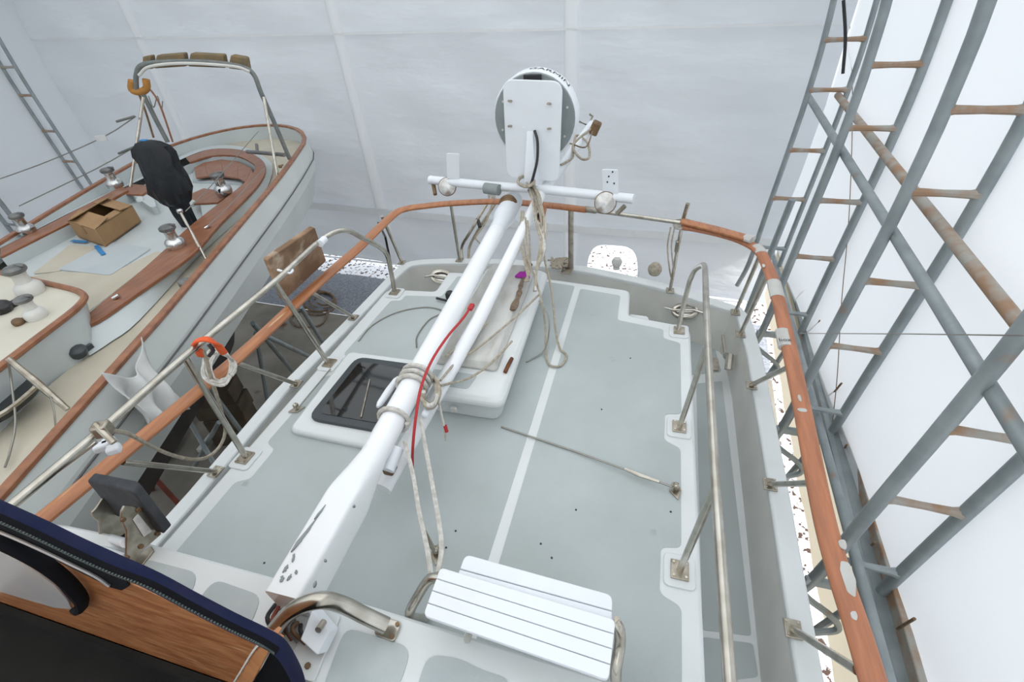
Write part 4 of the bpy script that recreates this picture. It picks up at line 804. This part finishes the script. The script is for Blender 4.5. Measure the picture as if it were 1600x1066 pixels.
# helm seat in teak at the stern with planks
OB('stern_well', M().prism(spl(col(-.03, [(300, 283), (306, 262), (335, 252), (370, 252), (392, 262), (392, 275), (378, 287)]), 3), .04), 'nsole', NB, flat=True)
hp_ = [(303, 262), (318, 254), (345, 249), (372, 252), (393, 263), (396, 272)]
hq_ = [(306, 277), (325, 275), (350, 275), (372, 278), (384, 284), (392, 285)]
for k in range(5):
    OB('seat_plank', M().prism(col(.05, [hp_[k], hp_[k + 1], hq_[k + 1], hq_[k]]), .03), 'teakdeck', NB, bev=.006)
OB('seat_plank', M().prism(col(.09, [(295, 304), (318, 294), (362, 300), (340, 316), (302, 318)]), .03), 'teakdeck', NB, bev=.006)
OB('seat_plank', M().prism(col(.09, [(183, 302), (205, 287), (240, 291), (222, 304)]), .03), 'teakdeck', NB, bev=.006)
OB('helm_console', M().prism(rnd(col(.06, [(312, 316), (352, 318), (338, 344), (322, 350), (316, 340)]), .04), .35), 'nwhite', NB, bev=.02)
OB('helm_console', M().prism(rnd(col(.06, [(202, 301), (238, 305), (244, 322), (236, 324)]), .04), .35), 'nwhite', NB, bev=.02)
for px, py in ((301, 318), (219, 312)): OB('speaker_port', M().lathe(NQ(px, py, .07), (.3, -.6, .7), [(.05, 0), (.05, .015), (.03, .02)], 14), 'nwhite', NB)
# cabin top
ZT = .30
ct = [(-120, 405), (0, 426), (60, 440), (118, 452), (131, 460), (130, 470), (110, 490), (0, 574), (-120, 665)]
OB('cabin_top', M().prism(rnd(col(ZT, ct), .04), .04), 'creamtop', NB, bev=.01)
ctl = col(ZT + .01, [(-120, 405), (0, 426), (60, 440), (112, 452), (128, 459), (132, 465), (127, 474), (110, 490), (60, 528), (0, 574), (-120, 665)])
OB('cabin_trim', M().tube(spl(ctl, 4), .03, 8), 'teakline', NB)
sw = [Vector((p.x, p.y, ZT - .03)) for p in ctl]
cw = M(); cbt = spl(col(-.1, [(-120, 430), (0, 455), (60, 470), (118, 490), (140, 508), (150, 530), (146, 556), (128, 570), (70, 611), (0, 684), (-120, 800)]), 3)
sw = spl([p - V3(0, 0, .03) for p in ctl], 3)
cw.ring(sw, cbt); OB('cabin_side', cw, 'nwhite', NB, ang=60)
OB('cabin_shoulder', M().prism(col(.10, [(112, 495), (147, 483), (145, 490), (108, 516), (100, 512)]), .3), 'nwhite', NB, bev=.03)
OB('cabin_window', M().prism(rnd(col(.10, [(-40, 632), (30, 580), (58, 598), (45, 614), (10, 643), (-40, 668)]), .05), .06), 'lens', NB, bev=.006)
OB('window_frame', M().tube(spl(col(.105, [(-40, 668), (8, 644), (46, 614), (60, 600)]), 4), .02, 6), 'steeldull', NB)
# winches
def winch(px, py, z, s, mt_):
    p = NQ(px, py, z); wn = OB('winch', M().lathe(p, (0, 0, 1), [(.10 * s, 0), (.108 * s, .03 * s), (.105 * s, .075 * s), (.085 * s, .10 * s), (.062 * s, .115 * s), (.056 * s, .17 * s), (.062 * s, .20 * s), (.08 * s, .215 * s)], 20), mt_, NB)
    OB('winch_top', M().lathe(p, (0, 0, 1), [(.08 * s, .216 * s), (.088 * s, .225 * s), (.088 * s, .25 * s), (.07 * s, .265 * s), (.03 * s, .27 * s)], 18), 'winchtop', wn)
    OB('winch_arm', M().box(p + V3(.05 * s, .03 * s, .27 * s), (.09 * s, .03 * s, .015 * s)), 'dark', wn, bev=.004)
for a in ((182, 292, ZK, 1.1, 'chrome'), (351, 302, ZK, 1.1, 'chrome'), (44, 363, ZK, .95, 'chrome'), (277, 386, ZK, 1.0, 'chrome'), (51, 458, ZT, 1.05, 'gelwarm'), (59, 496, ZT, .78, 'gelwarm')): winch(*a)
def block(px, py, z, mt_='winchtop', s=1):
    OB('deck_block', M().lathe(NQ(px, py, z), (.3, 0, 1), [(.05 * s, 0), (.06 * s, .03 * s), (.06 * s, .06 * s), (.03 * s, .08 * s)], 12).box(NQ(px, py, z) + V3(0, .04, .02), (.05 * s, .14 * s, .04 * s)), mt_, NB, bev=.006)
block(6, 487, ZT, 'black', 1.3); block(100, 519, .06, 'black', 1.2); block(292, 448, -.04, 'winchtop', 1.2); block(124, 555, -.03, 'lensrim', 1.2); block(30, 507, ZT, 'brown', .7); block(358, 376, -.03, 'winchtop', .7)
OB('cleat', M().tube([NQ(176, 467, ZK + .01), NQ(186, 461, ZK + .03)], .02, 8), 'chrome', NB); OB('cleat', M().tube([NQ(320, 357, ZK + .01), NQ(328, 352, ZK + .03)], .02, 8), 'chrome', NB)
block(438, 262, .18, 'brown', .5)
OB('stern_horn', M().tube([NQ(386, 237, .32), NQ(445, 242, .36)], .03, 8), 'dark', NB); OB('stern_horn_post', M().tube([NQ(402, 237, .34), NQ(401, 226, .42)], .025, 8), 'dark', NB)
# boathook / gallows strut and jib stick
o = OB('tiller_strut', M().tube([NQ(281, 330, .45), NQ(326, 413, -.05)], .016, 8), 'steel', NB); OB('strut_cap', M().lathe(NQ(281, 330, .45), (0, 0, 1), [(.03, -.02), (.035, .01), (.02, .03)], 10), 'chrome', o)
o = OB('whisker_pole', M().tube([NQ(12, 560, .40), NQ(60, 600, .18), NQ(106, 640, -.02)], [.02, .028, .02], 8), 'steeldull'); tag(o, 'grey tube strut leaning on the other boat\'s cabin side by its window', 'pole')
rope('slack_line', [NQ(13, 563, .38), NQ(18, 600, .2), NQ(24, 660, .05), NQ(16, 705, -.03), NQ(8, 730, -.03)], .008, 'wire', 'slack line hanging from the grey strut down the other boat\'s deck')
rope('slack_line', [NQ(76, 610, .12), NQ(84, 640, .05), NQ(87, 668, -.04)], .006, 'wire', 'short wire below the strut on the cream side deck')
# bimini frame in an upright plane across the stern
VB = 8.55
BF = THING('bimini_frame', 'folded olive bimini canvas on a tall tube arch over the far cockpit', 'canopy', NP(UC, VB, .2))
def BP(px, py, v=VB): return PNV(px, py, v)
OB('arch_tube', M().tube(spl([BP(213, 140), BP(213, 118), BP(222, 102), BP(260, 97), BP(320, 97), BP(375, 104), BP(396, 116), BP(408, 145), BP(430, 195), BP(453, 249)], 6), .035, 10), 'coverpipe', BF)
OB('front_tube', M().tube(spl([BP(217, 118, VB - .1), BP(235, 104, VB - .1), BP(290, 99, VB - .1), BP(365, 104, VB - .1), BP(390, 112, VB - .1)], 5), .022, 8), 'gelwarm', BF)
for (a, b) in ((222, 238), (240, 290), (293, 352), (356, 388)):
    def top(x): return 87 + ((x - 300) / 80.0) ** 2 * 6
    q = [BP(a, top(a) + 17), BP(a + (4 if a > 230 else 0), top(a) - 4), BP(b - 4, top(b) - 4), BP(b, top(b) + 17)]
    OB('canvas_fold', M().prism(q, NV_ * .16), 'cover', BF, bev=.02)
OB('leg', M().tube([BP(412, 152, VB - .15), BP(434, 277, VB - .7)], .022, 8), 'steel', BF)
OB('leg', M().tube([BP(224, 152, VB - .15), BP(204, 292, VB - .7)], .022, 8), 'steel', BF)
OB('leg', M().tube([BP(220, 140), BP(245, 190), BP(262, 222)], .035, 8), 'coverpipe', BF)
OB('leg', M().tube(spl([BP(214, 140), BP(226, 170), BP(240, 215)], 4), .016, 8), 'brown', BF); OB('leg', M().tube(spl([BP(226, 130), BP(248, 160), BP(270, 222)], 4), .014, 8), 'teakline', BF)
o = OB('horseshoe_buoy', M().tube(spl([BP(206, 126), BP(206, 140), BP(218, 144), BP(229, 138), BP(228, 124)], 4), .05, 10), 'orange'); tag(o, 'faded orange rescue float hanging at the bimini\'s left corner', 'float'); o.data.materials[0] = MT['cover']
MT_or = mat('faded orange foam', (.46, .22, .05), (.36, .16, .035), 10, .8); o.data.materials[0] = MT_or
rope('loose_cord', [BP(232, 150), BP(240, 168), BP(246, 150), BP(252, 172), BP(254, 158)], .008, 'wire', 'loose curly cord dangling from the bimini\'s left corner', n=5)
# binnacle under black plastic
bb = NQ(296, 351, -.055); T = THING('covered_binnacle', 'steering pedestal wrapped in crumpled black plastic in the other cockpit', 'cover', bb)
q = M(); secs = []
prof = [(-.04, .10, .10), (.12, .11, .10), (.24, .12, .11), (.30, .19, .17), (.42, .25, .20), (.58, .24, .19), (.75, .23, .17), (.90, .25, .13), (.98, .22, .10), (1.04, .15, .06), (1.06, .06, .03)]
for k, (h, a, b) in enumerate(prof):
    sec = []
    for i in range(28):
        t = 2 * math.pi * i / 28; wv = 1 + .10 * math.sin(5 * t + k * .9) + .07 * math.sin(9 * t - k) + .05 * math.sin(13 * t + 2 * k)
        sec.append(bb + V3(0, 0, h + .05) + (NU_ * math.cos(t) * a + NV_ * math.sin(t) * b) * wv)
    secs.append(sec)
OB('plastic_wrap', q.loft(secs), 'blackcloth', T, ang=35); OB('blue_tape', M().box(bb + V3(-.05, 0, 1.11), (.10, .06, .02)), 'blue', T, bev=.01)
# cardboard box with open flaps
zb = -.040; b0, b1, b2 = NQ(115, 368, zb), NQ(165, 386, zb), NQ(221, 346, zb); b0 = b1 + (b0 - b1) * .84; b3 = b0 + b2 - b1; hh = .24
T = THING('cardboard_box', 'open brown cardboard box in the other boat\'s cockpit', 'box', (b0 + b2) / 2)
cor = [b0, b1, b2, b3]; U = V3(0, 0, hh)
for i in range(4):
    a, b = cor[i], cor[(i + 1) % 4]; n = (b - a).cross(U).normalized() * .012
    OB('side', M().prism([a, b, b + U, a + U], -n), 'card', T)
OB('bottom', M().prism([c_ + V3(0, 0, .014) for c_ in cor], .012), 'cardin', T)
cen = (b0 + b2) / 2 + U
for i, (k, dz) in enumerate(((.72, .04), (.52, .0), (.62, .03), (.66, .07))):
    a, b = cor[i] + U, cor[(i + 1) % 4] + U; nrm = ((cen - (a + b) / 2)); nrm.z = 0
    OB('flap', M().prism([a, b, b + nrm * k + V3(0, 0, dz), a + nrm * k + V3(0, 0, dz)], .01), 'card', T)
tp_ = cor[0].lerp(cor[1], .5) ; OB('tape_strip', M().box(tp_ + U * .75 + (tp_ - cen + U) * .012, (.06, .012, .12), Matrix.Rotation(math.atan2((b1 - b0).y, (b1 - b0).x), 3, 'Z')), 'cardin', T)
for (a, b) in (((112, 376), (135, 378)), ((150, 384), (162, 398))):
    pa, pb = NQ(*a, -.035), NQ(*b, -.035); o = OB('masking_tape', M().tube([pa, pa.lerp(pb, .5), pb], .03, 6, rh=.004, up=(0, 0, 1)), 'blue'); tag(o, ('blue tape strip under the left corner' if a[0] < 120 else 'blue tape strip under the front corner') + ' of the cardboard box', 'tape')
# lifelines and mast wires around the other boat
rope('lifeline', [BP(212, 182, 8.2), PNV(160, 215, 8.3), PNV(60, 258, 8.4), PNV(-60, 300, 8.5)], .008, 'wire', 'upper lifeline wire leading left from the bimini frame', 'wire', n=3)
rope('lifeline', [BP(210, 230, 8.2), PNV(150, 264, 8.2), PNV(30, 322, 8.2)], .008, 'wire', 'lower lifeline wire leading left from the bimini frame', 'wire', n=3)
for (a, b) in (((182, 190), (210, 182)), ((185, 240), (209, 230))):
    o = OB('turnbuckle', M().tube([BP(*a, 8.2), BP(*b, 8.2)], .018, 8), 'dark'); tag(o, ('upper' if a[1] < 200 else 'lower') + ' dark turnbuckle on the lifeline beside the bimini leg', 'fitting')
o = OB('cloth_tag', M().box(PNV(158, 216, 8.28), (.16, .02, .08), Matrix.Rotation(NA, 3, 'Z')), 'cloth'); tag(o, 'small pale rag hanging on the upper lifeline', 'rag')
rope('backstay', [NQ(404, 205, .6), NQ(330, 290, .55), NQ(290, 330, .6)], .006, 'wire', 'thin pale cord from the strut to the stern, left of the pair', 'cord', n=3)
rope('backstay', [NQ(414, 262, .45), NQ(360, 320, .45), NQ(325, 353, .45)], .006, 'wire', 'thin pale cord from the strut to the stern, right of the pair', 'cord', n=3)

# ================================================================== BETWEEN THE BOATS
# white cloth hung over a stand
def sheet(nm, P, nu, nv, amp, mt_, lab, cat):
    def fn(a, b):
        c0 = P[0].lerp(P[1], a); c1 = P[3].lerp(P[2], a); p = c0.lerp(c1, b); sag = -V3(0, 0, .22) * math.sin(math.pi * a) * (1 - b) ** 1.5
        return p + sag + NU_ * (amp * math.sin(a * 16 + b * 3) * (.3 + b) + amp * .6 * math.sin(a * 7 - b * 6))
    o = OB(nm, M().grid(fn, nu, nv), mt_, ang=70, solid=.006); return tag(o, lab, cat)
uu = -2.98
sheet('hung_cloth', [PNU(158, 582, uu), PNU(218, 527, uu), PNU(292, 640, uu + .12), PNU(232, 664, uu + .1)], 40, 26, .045, 'cloth', 'white cloth draped over the other boat\'s rail, behind the handrail', 'cloth')
def stand(nm, lab, legs, mt_='galv'):
    T = THING(nm, lab, 'boat stand', legs[0][1])
    for a, b in legs: OB('leg', M().tube([a, b], .035, 8), mt_, T)
    return T
def gp(px, py, z): return PZ(px, py, z)
stand('boat_stand', 'grey tube boat stand on the concrete between the hulls, farther one', [(gp(395, 505, -1.3), gp(465, 590, GZ + .02)), (gp(400, 520, -1.5), gp(424, 660, GZ + .02)), (gp(405, 520, -1.5), gp(520, 575, GZ + .02)), (gp(470, 480, -1.6), gp(520, 560, GZ + .02))])
stand('boat_stand', 'grey tube boat stand near the hanging cloth, nearer one', [(gp(262, 600, -2.15), gp(362, 772, GZ + .02)), (gp(300, 570, -1.75), gp(396, 700, GZ + .02)), (gp(342, 660, -2.6), gp(300, 735, GZ + .02))])
stand('rusty_stand', 'red oxide steel stand low in the dark gap under the other hull', [(gp(243, 730, -2.6), gp(238, 765, GZ + .02)), (gp(240, 745, -2.9), gp(290, 800, GZ + .02))], 'rustred')
T = THING('hose_coil', 'coiled brown hose lying on the gravel between the boats', 'hose', gp(500, 470, GZ))
for k in range(4):
    OB('coil', M().tube(spl([gp(495 + 4 * k + (30 - 5 * k) * math.cos(t), 473 - 2 * k + (19 - 3 * k) * math.sin(t), GZ + .03 + .025 * k) for t in [2 * math.pi * i / 12 + k for i in range(12)]], 3), .024, 6), 'brown' if k % 2 else 'ropedark', T)
OB('tail', M().tube(spl([gp(480, 480, GZ + .03), gp(455, 495, GZ + .03), gp(465, 510, GZ + .03), gp(500, 508, GZ + .03), gp(512, 490, GZ + .03)], 4), .024, 6), 'ropedark', T)
for (a, b, lab) in (((318, 618), (250, 720), 'pale timber plank lying in the gap under the hanging rope coil'), ((352, 655), (312, 705), 'short pale timber plank nearer our hull in the gap')):
    a, b = gp(*a, GZ + .12), gp(*b, GZ + .12); o = OB('timber_plank', M().tube([a, a.lerp(b, .5), b], .07, 4, rh=.05, up=(0, 0, 1)), 'gelwarm'); tag(o, lab, 'plank')
for v_, lab in ((1.6, 'nearer dark timber keel block under the other boat'), (6.0, 'farther dark timber keel block under the other boat')):
    T = THING('keel_block', lab, 'block', NP(UC, v_, GZ))
    for k in range(4): OB('timber', M().box(NP(UC, v_, GZ + .16 + .31 * k), (.75 - .08 * (k % 2), .4, .3), Matrix.Rotation(NA + (.03 if k % 2 else -.02), 3, 'Z')), 'woodblock', T, bev=.015)

# repeats of one kind share a group
GR = {'purlin_pipe': 'purlin pipes of the bright wall', 'wire_stay': 'wire stays on the grey deck', 'halyard': 'slack halyards around the locker', 'mast_lashing': 'rope turns on the thick mast',
      'mooring_line': 'ropes hanging from mast to seat', 'slack_line': 'loose lines on the other boat', 'lifeline': 'lifelines of the other boat', 'backstay': 'thin cords over the other cockpit',
      'masking_tape': 'blue tape under the box', 'boat_stand': 'tube stands between the hulls', 'timber_plank': 'planks in the gap', 'keel_block': 'keel blocks under the other boat', 'turnbuckle': 'small turnbuckles'}
for o in sc.collection.objects:
    k = o.name.split('.')[0]
    if o.parent is None and k in GR and 'category' in o and 'group' not in o: o['group'] = GR[k]
